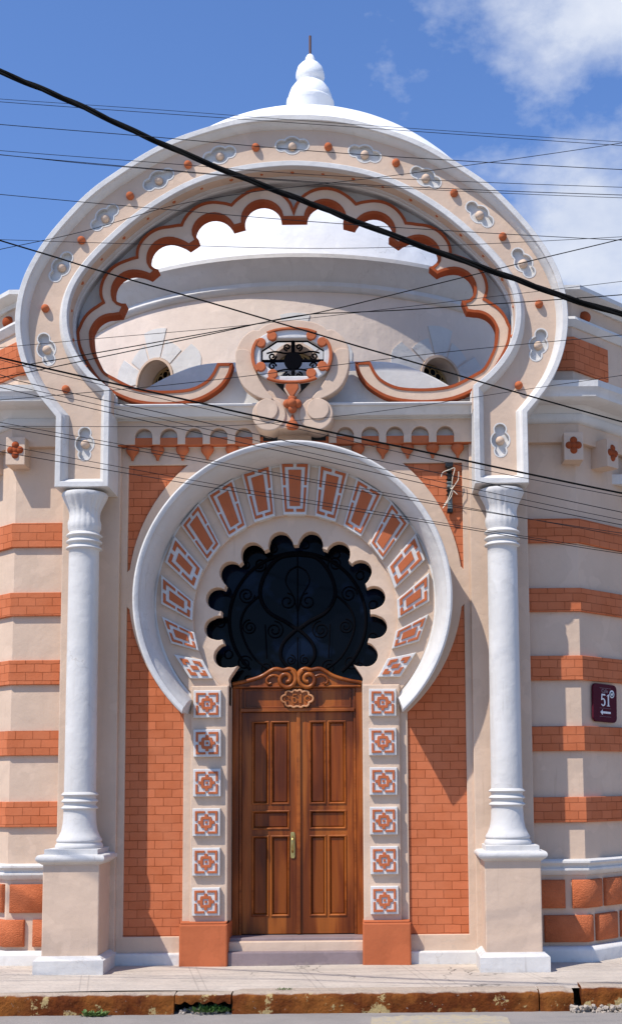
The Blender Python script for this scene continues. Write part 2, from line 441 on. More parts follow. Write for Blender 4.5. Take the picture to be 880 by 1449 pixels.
# ---- columns and pedestals
COLX = 2.335; COLY = -.36
def zz(y): return atz(416, y, COLY)
colprof_cap = [(697, .245), (700, .255), (704, .24), (712, .205), (720, .175), (727, .166), (733, .17), (739, .182), (746, .18), (751, .165), (753, .163)]
for s in (-1, 1):
    g = empty('column'); g.parent = B
    cpos = (s*COLX, COLY)
    P = [(.163, zz(752))]
    for yr in (757, 766, 775): P += [(.165, zz(yr-4.5)), (.178, zz(yr-3.2)), (.196, zz(yr-1.2)), (.200, zz(yr-.4)), (.197, zz(yr+.6)), (.176, zz(yr+1.4)), (.165, zz(yr+2.6))]
    P += [(.166, zz(790)), (.168, zz(900)), (.171, zz(1050)), (.172, zz(1116))]
    for yr in (1122, 1131.5, 1141): P += [(.172, zz(yr-4)), (.182, zz(yr-3)), (.196, zz(yr-1.2)), (.200, zz(yr-.3)), (.196, zz(yr+.7)), (.180, zz(yr+1.5)), (.173, zz(yr+2.6))]
    P += [(.175, zz(1150)), (.18, zz(1162)), (.195, zz(1173)), (.222, zz(1181)), (.243, zz(1185)), (.243, zz(1187.5)), (.232, zz(1189)), (.247, zz(1191)), (.258, zz(1194)), (.255, zz(1197)), (.24, zz(1200))]
    lathe('shaft', P[::-1], cpos, WHITE, g, 40, 50)
    def fl(k, a):
        amp = [.0, .0, .02, .04, .045, .03, .01, .03, .02, 0, 0][k]
        return amp*(abs(math.cos(a*9))-.5)*1.3
    lathe('capital', [(0, zz(696)+.0)]+[(r, zz(y)) for y, r in colprof_cap], cpos, WHITE, g, 108, 50, flute=lambda k, a: 0 if k == 0 else fl(k-1, a))
    # pedestal
    g2 = empty('pedestal'); g2.parent = B
    px = s*2.36
    zc0 = atz(416, 1220, -.6); zb = atz(416, 1350, -.6)
    shape('die', [[(px-.302, -.02), (px+.302, -.02), (px+.302, zc0+.01), (px-.302, zc0+.01)]], -.60, .1, CREAM, g2, .012)
    # skirting with sloped top
    rect = lambda hx, y0, y1: [(px-hx, y0), (px+hx, y0), (px+hx, y1), (px-hx, y1)]
    def stack(name, prof, mat, par):   # prof: (half width, front y, z)
        v = []; f = []
        for hx, yf, z in prof: v += [(px-hx, .08, z), (px-hx, yf, z), (px+hx, yf, z), (px+hx, .08, z)]
        for i in range(len(prof)-1):
            for k in range(3): f.append((i*4+k, i*4+k+1, i*4+4+k+1, i*4+4+k))
            f.append((i*4+3, i*4, i*4+4, i*4+7))
        f.append((0, 1, 2, 3)); n = len(prof)*4; f.append((n-4, n-3, n-2, n-1))
        return mesh(name, v, f, mat, par, 50)
    stack('skirting', [(.372, -.67, -.02), (.372, -.67, zb-.045), (.362, -.66, zb-.038), (.355, -.652, zb-.03), (.316, -.615, zb), (.30, -.59, zb)], WHITE, g2)
    z0 = zc0
    stack('cornice_cap', [(.30, -.59, z0-.01), (.318, -.615, z0), (.33, -.63, z0+.012), (.345, -.645, z0+.02), (.365, -.665, z0+.045), (.368, -.668, z0+.065), (.36, -.66, z0+.085), (.345, -.645, z0+.098), (.285, -.62, z0+.102), (.285, -.62, z0+.155), (.28, -.615, z0+.158)], WHITE, g2)

# ---- great arch (omega shaped gable on the two columns)
YF = -.57
out_px = [(413, 161.5), (370, 163), (327.5, 169), (295, 179), (257.5, 190.5), (220, 207), (190, 225), (160, 245), (130, 265), (107, 287.5), (85, 312), (67, 332), (50, 357.5), (35, 383), (26, 407.5), (21, 433), (19, 460), (22, 487.5), (29, 515), (41, 543), (59, 567), (78, 589)]
in_px = [(413, 233.5), (380, 236), (345, 240.5), (295, 252.5), (257.5, 268.5), (220, 291), (187, 315), (158, 342), (135, 365), (112, 395), (101, 420), (97.5, 445), (100, 470), (108, 495), (120, 512), (135, 531), (159, 549)]
ax = 0.0
def half(px, Y, top_flat=True):
    p = L(px, Y); 
    p[0] = (0.0, p[0][1])
    d = spline(p, 8)
    # even spacing, then relax the measuring noise out of the curve
    L_ = [0]
    for i in range(1, len(d)): L_.append(L_[-1]+math.hypot(d[i][0]-d[i-1][0], d[i][1]-d[i-1][1]))
    n = 110; q = []; j = 0
    for i in range(n+1):
        t = L_[-1]*i/n
        while j < len(d)-2 and L_[j+1] < t: j += 1
        u_ = (t-L_[j])/max(L_[j+1]-L_[j], 1e-9); q.append((d[j][0]*(1-u_)+d[j+1][0]*u_, d[j][1]*(1-u_)+d[j+1][1]*u_))
    for it in range(22):
        r = [(0.0, (q[0][1]+q[1][1])/2)]+[((q[i-1][0]+2*q[i][0]+q[i+1][0])/4, (q[i-1][1]+2*q[i][1]+q[i+1][1])/4) for i in range(1, n)]+[q[n]]
        q = r
    return q
# axis correction: the right half measured the same shape, so the left half is mirrored
oh = half(out_px, YF); ih = half(in_px, YF)
XBO, XBI = 2.625, 2.03; ZB = 5.40      # outer / inner edge of the boxes on the capitals, their bottom
k = XBO/abs(oh[-1][0])
oh = [(x*(1+(k-1)*min(1, i/len(oh))), z) for i, (x, z) in enumerate(oh)]
k2 = XBI/abs(ih[-1][0])
ih = [(x*(1+(k2-1)*min(1, i/len(ih))), z) for i, (x, z) in enumerate(ih)]
ZB = atz(416, 686, YF)
omega = [(-XBO, ZB)]+oh[::-1]+[(-x, z) for x, z in oh[1:]]+[(XBO, ZB), (XBI, ZB)]+[(-x, z) for x, z in ih[::-1]]+ih[1:]+[(-XBI, ZB)]
omega = ccw(omega)
GA = empty('great_arch'); GA.parent = B
sweep('rim_moulding', omega, [(0, .0), (0, YF+.006), (.006, YF), (.058, YF), (.064, YF+.006), (.066, YF+.03), (.078, YF+.045), (.10, YF+.075), (.118, YF+.12), (.12, YF+.14), (.12, 0)], WHITE, GA, True, 32)
face = offset_path(omega, .112)
ros_px = [(120, 627), (66, 492), (85, 379), (147.5, 309), (223, 255), (309, 220), (412, 206)]
bos_px = [(94, 551), (64, 437), (114, 340), (183, 277), (265, 233), (360, 208)]
ros = [at(x, y, YF+.13) for x, y in ros_px]; bos = [at(x, y, YF+.10) for x, y in bos_px]
# nudge to symmetric axis using the right hand measurements
ros_r = [at(x, y, YF+.13) for x, y in [(707, 624), (761, 490.5), (738, 371), (677, 302.5), (600.5, 250.5), (514, 217.5), (412, 206)]]
bos_r = [at(x, y, YF+.10) for x, y in [(734, 544.5), (762, 429), (709.5, 334), (641, 272.5), (559, 229.5), (462.5, 207.5)]]
R_ = []
for i, ((xl, zl), (xr, zr)) in enumerate(zip(ros, ros_r)):
    hx = (xr-xl)/2; z = (zl+zr)/2
    if i == 6: R_.append((0, z))
    else: R_ += [(-hx, z), (hx, z)]
B_ = []
for (xl, zl), (xr, zr) in zip(bos, bos_r):
    hx = (xr-xl)/2; z = (zl+zr)/2; B_ += [(-hx, z), (hx, z)]
def tangent(x, z):
    if z < 6.1: return PI/2
    best = min(range(len(oh)), key=lambda i: (abs(x)+oh[i][0])**2+(z-oh[i][1])**2)
    i0, i1 = max(best-5, 0), min(best+5, len(oh)-1)
    a = math.atan2(oh[i0][1]-oh[i1][1], oh[i0][0]-oh[i1][0])
    return a if x <= 0 else -a
rosh = []
for x, z in R_:
    a = tangent(x, z); c, s = math.cos(a), math.sin(a)
    cs = [(x, z, .105)]+[(x+c*d, z+s*d, .070) for d in (-.122, .122)]
    rosh.append((x, z, a, cs))
shape('face', [face]+[ccw(union_circles(cs))[::-1] for x, z, a, cs in rosh], YF+.125, -.03, CREAM, GA, .004)
for x, z, a, cs in rosh:
    g = shape('rosette', [union_circles([(p, q, r+.012) for p, q, r in cs])], YF+.175, YF+.20, WHITE, GA, .004)
    rim = clean(ccw(union_circles(cs)), .004)
    sweep('rosette_rim', rim, [(-.008, YF+.121), (.006, YF+.121), (.007, YF+.185), (-.008, YF+.185)], WHITE, g, True, 40)
    b = ball('boss', (x, YF+.155, z), .050, CREAM, g, 1, 1.1, 1)
for x, z in B_:
    ball('boss', (x, YF+.108, z), .046, TERRA, GA, 1, 1.15, 1)
# stepped soffit inside the arch opening
sof = ih[::-1]+[(-x, z) for x, z in ih[1:]]
sof = [(-XBI, ih[-1][1]-.25)]+sof+[(XBI, ih[-1][1]-.25)]
sgn = -1
sweep('soffit', sof, [(.06, -.33), (-.010, -.33), (-.012, -.29), (.004, -.283), (.004, -.235), (-.010, -.228), (-.014, -.19), (.002, -.183), (.002, 0), (.06, 0)], WHITE, GA, False, 32)
sweep('soffit_band', sof, [(.05, YF+.09), (-.004, YF+.09), (-.004, -.332), (.05, -.332)], CREAM, GA, False, 32)
for i in range(12, len(sof)-12, 9):
    x, z = sof[i]
    ball('bead', (x, -.42, z), (.022 if i % 2 else .018), TERRA, GA)

# ---- scalloped arch set inside the great arch
YS = -.20
def S(px): return [at(x, y, YS) for x, y in px]
u = FPX/ (14+YS)/1.0
mx = at(414, 310, YS)[0]
def SS(x, y): p = at(x, y, YS); return (p[0]-mx*(1 if y < 400 else .5), p[1])
lob = [SS(370, 312), SS(301, 331), SS(238, 366), SS(189, 413), SS(158, 474)]
tips = [(SS(396, 310), None), (SS(344.5, 318), SS(328, 322.5)), (SS(280, 340), SS(266, 349.5)), (SS(223, 382), SS(211.5, 391.5)), (SS(178, 430), SS(171, 445.5))]
def arc_between(c, p, q, bulge_up=True, n=16, r=None):
    a0 = math.atan2(p[1]-c[1], p[0]-c[0]); a1 = math.atan2(q[1]-c[1], q[0]-c[0])
    while a1 < a0: a1 += 2*PI
    r0 = math.hypot(p[0]-c[0], p[1]-c[1]); r1 = math.hypot(q[0]-c[0], q[1]-c[1])
    rm = r or (r0+r1)/2; out = []
    for i in range(n+1):
        t = i/n; a = a0+(a1-a0)*t
        e = 1-min(1, min(t, 1-t)*6)
        rr = rm*(1-e)+(r0*(1-t)+r1*t)*e
        out.append((c[0]+rr*math.cos(a), c[1]+rr*math.sin(a)))
    return out
pxm = 1/125.5
inner = []
rin = [28, 28.5, 29, 29.5]
for i in range(4):
    p = tips[i][0]; q = tips[i+1][1] if False else tips[i+1][0]
for i in range(4):
    p = tips[i][0] if i == 0 else tips[i][1]    # right end of lobe i (going left, anticlockwise over the top)
    q = tips[i+1][0]
    inner += arc_between(lob[i], p, q, r=rin[i]*pxm)
    inner.append(tips[i+1][1])
# lobe E: from tip DE over the left side and down along the sweep
p = tips[4][1]
inner += arc_between(lob[4], p, SS(129.5, 472), r=28.5*pxm)[1:]
sweep_in = spline([SS(129.5, 472), SS(131, 490), SS(136, 505), SS(147, 525), (SS(160, 533.5)), SS(188, 547.5), SS(210, 552), SS(238, 553), SS(268, 550), SS(288, 541), SS(299, 530), SS(307, 514)], 4)
inner += sweep_in[1:]
end_out = SS(329, 514)
outer = []
sweep_out = spline([SS(329, 514), SS(326, 527), SS(318, 541), SS(307, 552), SS(287, 564), SS(262, 571), SS(225, 573.5), SS(190, 569), SS(160, 557), SS(143, 543), SS(131, 529), SS(117, 505), SS(110, 487), SS(108, 470)], 4)
outer += sweep_out
ocus = [SS(144, 427.5), SS(191, 363), SS(254.5, 317), SS(325.5, 288.5), SS(414, 295)]
def arc_cw(c, p, q, r, n=16):
    return arc_between(c, q, p, r=r, n=n)[::-1]
outer += arc_cw(lob[4], outer[-1], ocus[0], 49.5*pxm)[1:]
for i, l in enumerate((3, 2, 1, 0)):
    outer += arc_cw(lob[l], ocus[i], ocus[i+1], 50*pxm)[1:]
# assemble ring: outer left (from end up to top centre), mirrored right, inner
outer[-1] = (0, outer[-1][1])
ring_o = outer+[(-x, z) for x, z in outer[::-1][1:]]
inner_l = [(-1e-9, tips[0][0][1])]+inner if False else inner
ring_i = inner[::-1]+[(-x, z) for x, z in inner]      # left end -> top -> right end
ring = ring_o+ring_i[::-1]
# dedupe
def dd(p, e=.002):
    out = [p[0]]
    for q in p[1:]:
        if math.hypot(q[0]-out[-1][0], q[1]-out[-1][1]) > e: out.append(q)
    if math.hypot(out[0][0]-out[-1][0], out[0][1]-out[-1][1]) <= e: out.pop()
    return out
ring = ccw(dd(ring))
SA = empty('scalloped_arch'); SA.parent = B
shape('lobed_band', [offset_path(ring, .008)], YS, -.04, CREAM, SA, .004)
sweep('terracotta_edging', ring, [(0, YS-.012), (.032, YS-.012), (.032, YS+.02), (.01, YS+.02), (.01, -.045), (0, -.045)], TERRAT, SA, True, 25)
# pale backing between the lobes and the arch soffit
bo = offset_path(ccw(sof+[(XBI, atz(416, 572, 0)), (-XBI, atz(416, 572, 0))]), -.04)
hole = ccw(dd([(x, z) for x, z in ring_i]))
bk_hole = ccw(dd(offset_path(hole, -.06)))
shape('backing', [bo, bk_hole[::-1]], -.07, -.02, WHITE, SA, .004)

# ---- frieze: cornice shelf, little blind arcade and drops
z_ct = atz(416, 570, -.34); z_cb = atz(416, 594, -.14)
FR = empty('frieze'); FR.parent = B
prof = [(-.34, z_ct), (-.345, z_ct-.012), (-.335, z_ct-.03), (-.31, z_ct-.035), (-.29, z_ct-.06), (-.24, z_ct-.12), (-.18, z_cb+.05), (-.15, z_cb+.02), (-.15, z_cb), (.05, z_cb), (.05, z_ct)]
v = []; n = len(prof)
for x in (-2.1, 2.1): v += [(x, y, z) for y, z in prof]
f = [(i, (i+1) % n, n+(i+1) % n, n+i) for i in range(n)]+[tuple(range(n)), tuple(range(n, 2*n))]
mesh('cornice', v, f, WHITE, FR, 35)
YA = -.13
zat, zab = atz(416, 604.5, YA), atz(416, 627, YA)
nx = [at(x, 610, YA)[0] for x in (203, 238.5, 274, 309, 344.5)]; nxr = [at(x, 610, YA)[0] for x in (629, 593.4, 557.8, 523, 487.5)]
nic = [(b-a)/2 for a, b in zip(nx, nxr)]; stp = (nic[0]-nic[-1])/4
cen = [nic[0]+stp]+nic+[nic[-1]-stp, nic[-1]-2*stp]; cen = [c for c in cen if c > .05]
cen = sorted([-c for c in cen]+cen)
hw = .10
outl = [(-2.1, zab), (-2.1, z_cb+.01), (2.1, z_cb+.01), (2.1, zab)]
# arcade plate: comb outline
comb = [(2.1, z_cb+.01), (-2.1, z_cb+.01), (-2.1, zab)]
for c_ in cen:
    if c_-hw < -2.1 or c_+hw > 2.1: continue
    zr = zat-hw
    comb += [(c_-hw, zab)]+arc(c_, zr, hw, 180, 0, 14)+[(c_+hw, zab)]
comb += [(2.1, zab)]
shape('arcade', [comb], YA, .03, CREAM, FR, .004)
box('niche_back', -2.1, 2.1, -.02, .03, zab-.01, z_cb, WHITE, FR, 0)
zs = atz(416, 618.5, -.09)
box('terracotta_sill', -2.1, 2.1, YA+.015, -.0, zab-.008, zs, TERRA, FR, .006)
for i in range(len(cen)+1):
    xx = (cen[i-1]+cen[i])/2 if 0 < i < len(cen) else (cen[0]-stp/2 if i == 0 else cen[-1]+stp/2)
    if abs(xx) > 2.04 or abs(xx) < .28: continue
    zt = zab-.004; hgt = .165
    pr = [(0, zt), (.062, zt), (.074, zt-.02), (.076, zt-.045), (.066, zt-.07), (.045, zt-.095), (.028, zt-.115), (.019, zt-.135), (.014, zt-.16), (.0, zt-.165)]
    lathe('drop', pr, (xx, -.03), TERRA, FR, 16, 50, PI, 2*PI)

# ---- cartouche above the doorway
YC = -.40
def Q(x, y, Y=YC): return at(x, y, Y)
c0 = Q(414, 509)
CT = empty('cartouche'); CT.parent = B
qx = lambda x: (x-414)*pxm*.975
qz = lambda y: c0[1]-(y-509)*pxm*.975
def quad_to(pxs): return [(qx(x), qz(y)) for x, y in pxs]
disc_l = [(414, 448.5), (398, 449.5), (381, 453), (368, 460), (364, 464), (356, 463.5), (347, 469), (339, 478), (333, 490), (331, 505), (332, 522), (336, 537), (344, 551), (357, 562), (370, 569), (378, 571)]
dl = quad_to(disc_l); dl = spline(dl, 3)
disc = dl+[(0, qz(571))]+[(-x, z) for x, z in dl[::-1][:-1]]
disc = ccw(dd(disc))
def superell(cx, cz, a, b, n=64, e=2.3):
    out = []
    for i in range(n):
        t = 2*PI*i/n; c, s = math.cos(t), math.sin(t)
        out.append((cx+a*math.copysign(abs(c)**(2/e), c), cz+b*math.copysign(abs(s)**(2/e), s)))
    return out
oc = (qx(413.5), qz(506))
ohole = superell(oc[0], oc[1], .395, .27)
shape('disc', [disc, ccw(ohole)[::-1]], YC, -.28, CREAM, CT, .012)
# white frame with terracotta crescents
fr_o = superell(oc[0], oc[1], .452, .318, 72, 2.3)
opening = quad_to([(391, 480), (436, 480), (460, 495), (460, 516), (441, 528), (437, 536.5), (390, 536.5), (386, 528), (368.5, 516), (368.5, 495)])
FW = shape('oval_frame', [ccw(fr_o), ccw(opening)[::-1]], YC-.075, YC+.05, WHITE, CT, .012)
def band(a0, a1, rin, rout, n=14):
    o = []; i_ = []
    for k in range(n+1):
        t = R(a0+(a1-a0)*k/n); c, s = math.cos(t), math.sin(t); e = 2/2.3
        ux, uz = math.copysign(abs(c)**e, c), math.copysign(abs(s)**e, s)
        o.append((oc[0]+.456*rout*ux, oc[1]+.322*rout*uz)); i_.append((oc[0]+.456*rin*ux, oc[1]+.322*rin*uz))
    return o+i_[::-1]
for a0, a1 in ((55, 125), (235, 305), (-32, 32), (148, 212)):
    shape('terracotta_crescent', [ccw(band(a0, a1, .925, 1.005))], YC-.105, YC-.05, TERRA, FW, .006)
for px_, py_ in ((384.7, 477), (442, 476.5), (368.8, 487), (457.7, 486.5), (368.8, 523), (457.7, 522.5), (386, 534), (441.7, 533)):
    shape('terracotta_curl', [circle(qx(px_), qz(py_), .056, 24)], YC-.10, YC-.05, TERRA, FW, .010)
# grille
def spiral(cx, cz, r, a0, turns, Y, sgn=1, n=28):
    return [(cx+r*(1-.78*i/n)*math.cos(a0+sgn*2*PI*turns*i/n), Y, cz+r*(1-.78*i/n)*math.sin(a0+sgn*2*PI*turns*i/n)) for i in range(n+1)]
YG = YC+.02
gp = []
ox, oz = qx(414.5), qz(510)
for sx in (-1, 1):
    gp.append(spiral(ox+sx*.065, oz+.16, .042, R(-90), 1.3, YG, sx)); gp.append(spiral(ox+sx*.065, oz-.17, .042, R(90), 1.3, YG, -sx))
    gp.append(spiral(ox+sx*.235, oz+.055, .045, R(0 if sx < 0 else 180), 1.3, YG, sx)); gp.append(spiral(ox+sx*.235, oz-.06, .045, R(0 if sx < 0 else 180), 1.3, YG, -sx))
    gp.append(spline([(ox, YG, oz+.10), (ox+sx*.09, YG, oz+.09), (ox+sx*.2, YG, oz+.11), (ox+sx*.3, YG, oz+.09)], 6))
    gp.append(spline([(ox, YG, oz-.10), (ox+sx*.09, YG, oz-.10), (ox+sx*.2, YG, oz-.12), (ox+sx*.3, YG, oz-.10)], 6))
gp.append([(ox-.38, YG, oz+.0), (ox+.38, YG, oz+.0)]); gp.append(([(ox, YG, oz-.26), (ox, YG, oz+.26)], .022))
gp.append(([(ox-.38, YG, oz+.0), (ox+.38, YG, oz+.0)], .018))
gp.append(([(x, YG, z) for x, z in opening+[opening[0]]], .016))
gr = tubes('iron_grille', gp, .0105, IRONF, CT)
shape('grille_medallion', [circle(ox, oz, .103, 40)], YG-.02, YG+.02, IRONF, gr, .006)
# lower volutes
for s in (-1, 1):
    cx, cz = s*.265, qz(591.5)
    g = shape('volute', [circle(cx, cz, .190, 48)], YC-.03, -.12, CREAM, CT, .012)
    shape('inner_roll', [circle(cx+s*.022, cz+.052, .124, 40)], YC-.05, YC-.01, CREAM, g, .008)
    cr_ = quad_to([(331, 503), (332, 497), (336, 494.5), (344, 494), (351, 497), (355, 506), (357, 516), (361, 528), (367, 542), (376, 556), (386, 569), (374, 570), (357, 562.5), (344, 551.5), (336, 537), (332, 522)])
    cr_ = [(x*(-s), z) for x, z in spline(cr_, 3)]
    shape('side_leaf', [ccw(dd(cr_))], YC-.045, YC+.01, CREAM, CT, .010)
shape('keystone_web', [[(-.24, qz(566)), (.24, qz(566)), (.17, qz(612)), (-.17, qz(612))]], YC-.01, -.1, CREAM, CT, .01)
shell = quad_to([(414, 570), (408, 561), (404.5, 555), (405, 550), (409, 546.5), (414, 545.5), (419, 546.5), (423, 550), (423.5, 555), (420, 561)])
shape('shell_surround', [ccw(offset_path(ccw(shell), -.02))], YC-.075, YC+.02, CREAM, CT, .008)
shape('terracotta_shell', [ccw(shell)], YC-.095, YC-.04, TERRA, CT, .008)
shape('black_wedge', [ccw(quad_to([(389, 545), (439, 545), (418, 566), (410, 566)]))], YC-.02, YC+.03, DARKV, CT, .002)  # shade of the gap under the frame, put in as a near-black piece
zq = qz(577)
for dx, dz in ((0, .055), (0, -.06), (.055, 0), (-.055, 0)):
    ball('quatrefoil_lobe', (dx, YC-.05, zq+dz), .05, TERRA, CT, 1, 1, 1)
ball('quatrefoil_heart', (0, YC-.085, zq), .05, TERRA, CT)
zd = qz(608)
lathe('bottom_drop', [(0, zd+.13), (.012, zd+.12), (.02, zd+.07), (.05, zd+.035), (.072, zd), (.06, zd-.04), (.0, zd-.06)], (0, YC-.02), TERRA, CT, 24, 50)
box('painted_shadow_strip', -.36, .36, -.12, -.09, qz(620), qz(600), DARKV, CT, 0)  # near-black slab: shadow behind the volutes put in as colour

# ---- lower parapet (seen through the arch) 
par = L([(200, 556), (225, 541), (250, 529), (278, 519), (305, 515), (340, 514)], .5)
par = spline([(x, z) for x, z in par], 4)
pz = par[-1][1]
parp = [(-1.75, atz(416, 575, .5)-.3)]+par+[(0, pz)]+[(-x, z) for x, z in par[::-1]]+[(1.75, atz(416, 575, .5)-.3)]
shape('vault_crown', [ccw(dd(parp))], .45, 1.05, WHITE, B, .02)

# ---- archivolt of the doorway: recessed ring face + voussoirs
Co = at(418, 846, .02); Ro = 1.56
ring_out = arc(0, Co[1], 1.62, -60, 240, 90)
AV = empty('archivolt'); AV.parent = B
inner_c = (0.0, atz(420, 871, .0)); inner_r = 1.165
JX = 1.175
avp = [(-JX, inner_c[1]-.8)]+[p for p in arc(0, Co[1], 1.60, 229, -49, 80)]+[(JX, inner_c[1]-.8), (DX+.08, inner_c[1]-.8)]+arc(inner_c[0], inner_c[1], inner_r, -48, 228, 80)+[(-DX-.08, inner_c[1]-.8)]
shape('ring_face', [ccw(dd(avp))], -.015, .15, CREAM, AV, .006)
vq = [
 [(397, 653), (441, 653), (435, 728), (403, 728)],
 [(342, 669), (384, 656), (390, 730), (361, 739)],
 [(294, 700), (330.7, 677), (350, 745), (325, 761)],
 [(257, 743), (282, 711), (313, 771), (295, 795)],
 [(234.6, 795), (248, 758), (288, 805), (277.5, 835)],
 [(229, 854), (229, 813), (274.5, 851), (273, 878)],
 [(243.5, 910), (230, 872), (276, 895), (282, 920.5)],
 [(270, 960), (247.5, 926), (288, 934), (302, 960)]]
YV = -.065
def bil(q, u_, v_):
    a, b, c, d = q                      # a outer-left, b outer-right, c inner-right, d inner-left
    return tuple((1-v_)*((1-u_)*a[k]+u_*b[k])+v_*((1-u_)*d[k]+u_*c[k]) for k in (0, 1))
def voussoir_template():
    t = []
    t.append([(.285, .16), (.715, .16), (.715, .84), (.285, .84)])
    o, w = .075, .085; mu, mv = .06, .024; dv = .052; ov = .052
    # L pieces: corners
    t.append([(o, ov), (.5-mu, ov), (.5-mu, ov+dv), (o+w, ov+dv), (o+w, .47-mv), (o, .47-mv)])
    t.append([(1-x, y) for x, y in t[-1]][::-1])
    t.append([(o, .47+mv), (o+w, .47+mv), (o+w, 1-ov-dv), (.5-mu, 1-ov-dv), (.5-mu, 1-ov), (o, 1-ov)])
    t.append([(1-x, y) for x, y in t[-1]][::-1])
    return t
def short_template():
    t = []
    t.append([(.40, .36), (.60, .36), (.60, .64), (.40, .64)])
    o, w = .13, .15; mu = .09
    for p in ([(o, .13), (.5-mu, .13), (.5-mu, .26), (o+w, .26), (o+w, .42), (o, .42)], [(o, .58), (o+w, .58), (o+w, .74), (.5-mu, .74), (.5-mu, .87), (o, .87)]):
        t.append(p); t.append([(1-x, y) for x, y in p][::-1])
    return t
VT = voussoir_template(); ST = short_template()
def mid_template():
    t = [[(.33, .27), (.67, .27), (.67, .73), (.33, .73)]]
    o, w = .09, .11; mu, mv = .07, .035; ov, dv = .075, .085
    for p in ([(o, ov), (.5-mu, ov), (.5-mu, ov+dv), (o+w, ov+dv), (o+w, .49-mv), (o, .49-mv)], [(o, .49+mv), (o+w, .49+mv), (o+w, 1-ov-dv), (.5-mu, 1-ov-dv), (.5-mu, 1-ov), (o, 1-ov)]):
        t.append(p); t.append([(1-x, y) for x, y in p][::-1])
    return t
MT = mid_template()
for i, q in enumerate(vq):
    Q4 = [at(x, y, YV) for x, y in q]
    cx_sym = at(419, 690, YV)[0] if i == 0 else at(418.5, 845, YV)[0]
    Q4 = [(x-cx_sym, z) for x, z in Q4]
    for s in ((1,) if i == 0 else (1, -1)):
        q4 = [(x*s, z) for x, z in Q4]
        if s < 0: q4 = [q4[1], q4[0], q4[3], q4[2]]
        vo = shape('voussoir', [ccw(q4)], YV, .05, WHITE, AV, .008)
        cc = [sum(p[0] for p in q4)/4, sum(p[1] for p in q4)/4]
        tm = []
        for t in (ST if i == 7 else MT if i >= 4 else VT):
            poly = [bil(q4, u_, v_) for u_, v_ in t]
            tm.append(shape_mesh([ccw(poly)], YV-.014, YV+.01, .003))
        join_mesh('terracotta_inlay', tm, TERRA, vo)

# scalloped doorway plate
lobes = [(399, 768), (359.5, 783), (329, 810), (310, 847), (307.6, 889), (321, 929)]
cx0 = at(421, 850, .05)[0]
YD = .035
lc = [(at(x, y, YD)[0]-cx0, at(x, y, YD)[1]) for x, y in lobes]
cusps_px = [(421, 771), (379.5, 778), (343.5, 797), (321, 831), (315.5, 868), (318.5, 908), (339, 942)]
cu = [(at(x, y, YD)[0]-cx0, at(x, y, YD)[1]) for x, y in cusps_px]
lr = .129
def lobe_pts(c, ca, cb, r):
    return arc_between(c, ca, cb, r=r, n=18)
# blunt cusps: 0.05 wide
left = []
cc0 = (0, atz(421, 872, YD))
def blunt(p, w=.028):
    d = Vector((p[0]-cc0[0], p[1]-cc0[1])).normalized(); t = Vector((-d.y, d.x))
    return (p[0]-t.x*w, p[1]-t.y*w), (p[0]+t.x*w, p[1]+t.y*w)     # clockwise side, anticlockwise side
cur = (blunt(cu[0])[1])
left.append(cur)
for i in range(6):
    if i < 5: a_, b_ = blunt(cu[i+1])
    else: a_, b_ = cu[6], cu[6]
    left += lobe_pts(lc[i], left[-1], a_, lr)[1:]
    if i < 5: left.append(b_)
zj = atz(421, 966, YD)
low = spline([cu[6], (cu[6][0]-.035, cu[6][1]-.05), (-DX-.003, zj+.05), (-DX, zj)], 5)
left += low[1:]
left.append((-DX, zj-.25))
plate_in = left+[(-x, z) for x, z in left[::-1]]
plate_out = [(-DX-.2, zj-.25)]+arc(0, cc0[1]-.0, 1.24, 222, -42, 60)+[(DX+.2, zj-.25)]
pl = ccw(dd(plate_out+[(-x, z) for x, z in left[::-1]]+left))
shape('scalloped_plate', [pl], YD, .22, CREAM, AV, .006)

# hood moulding
HC = (0, atz(412, 843, -.5)); HR = 1.768
def hood():
    prof = [(1.575, .0), (1.578, -.012), (1.60, -.02), (1.607, -.05), (1.605, -.10), (1.612, -.18), (1.628, -.26), (1.652, -.34), (1.682, -.40), (1.70, -.425), (1.705, -.44), (1.698, -.455), (1.702, -.475), (1.722, -.492), (1.745, -.498), (1.762, -.488), (HR, -.468), (HR, -.44), (1.755, -.43), (1.752, -.3), (1.748, .02), (1.60, .02)]
    a0, a1, n = -45.5, 225.5, 150
    v = []; f = []; m = len(prof)
    for i in range(n+1):
        t = R(a0+(a1-a0)*i/n)
        for r, y in prof:
            # the foot is cut back towards the wall
            v.append((HC[0]+r*math.cos(t), y, HC[1]+r*math.sin(t)))
    for i in range(n):
        for k_ in range(m):
            k2_ = (k_+1) % m; f.append((i*m+k_, i*m+k2_, (i+1)*m+k2_, (i+1)*m+k_))
    f.append(tuple(range(m))); f.append(tuple(n*m+k_ for k_ in range(m)))
    # blade shaped feet: shift the end rings so that the outer lip runs lower than the inner edge
    for e in range(14):
        w = ((14-e)/14)**1.0
        for k_, (r, y) in enumerate(prof):
            for idx, sgn_ in ((e, -1), (n-e, 1)):
                t = R(a0+(a1-a0)*idx/n)
                dr = (r-1.70)/.09       # -1 inner .. +1 outer
                sh = R(1.7)*w*max(-1.2, min(1, dr))
                tt = t+sgn_*sh
                v[idx*m+k_] = (HC[0]+r*math.cos(tt), y, HC[1]+r*math.sin(tt))
    return mesh('hood_moulding', v, f, WHITE, AV, 35)
hood()

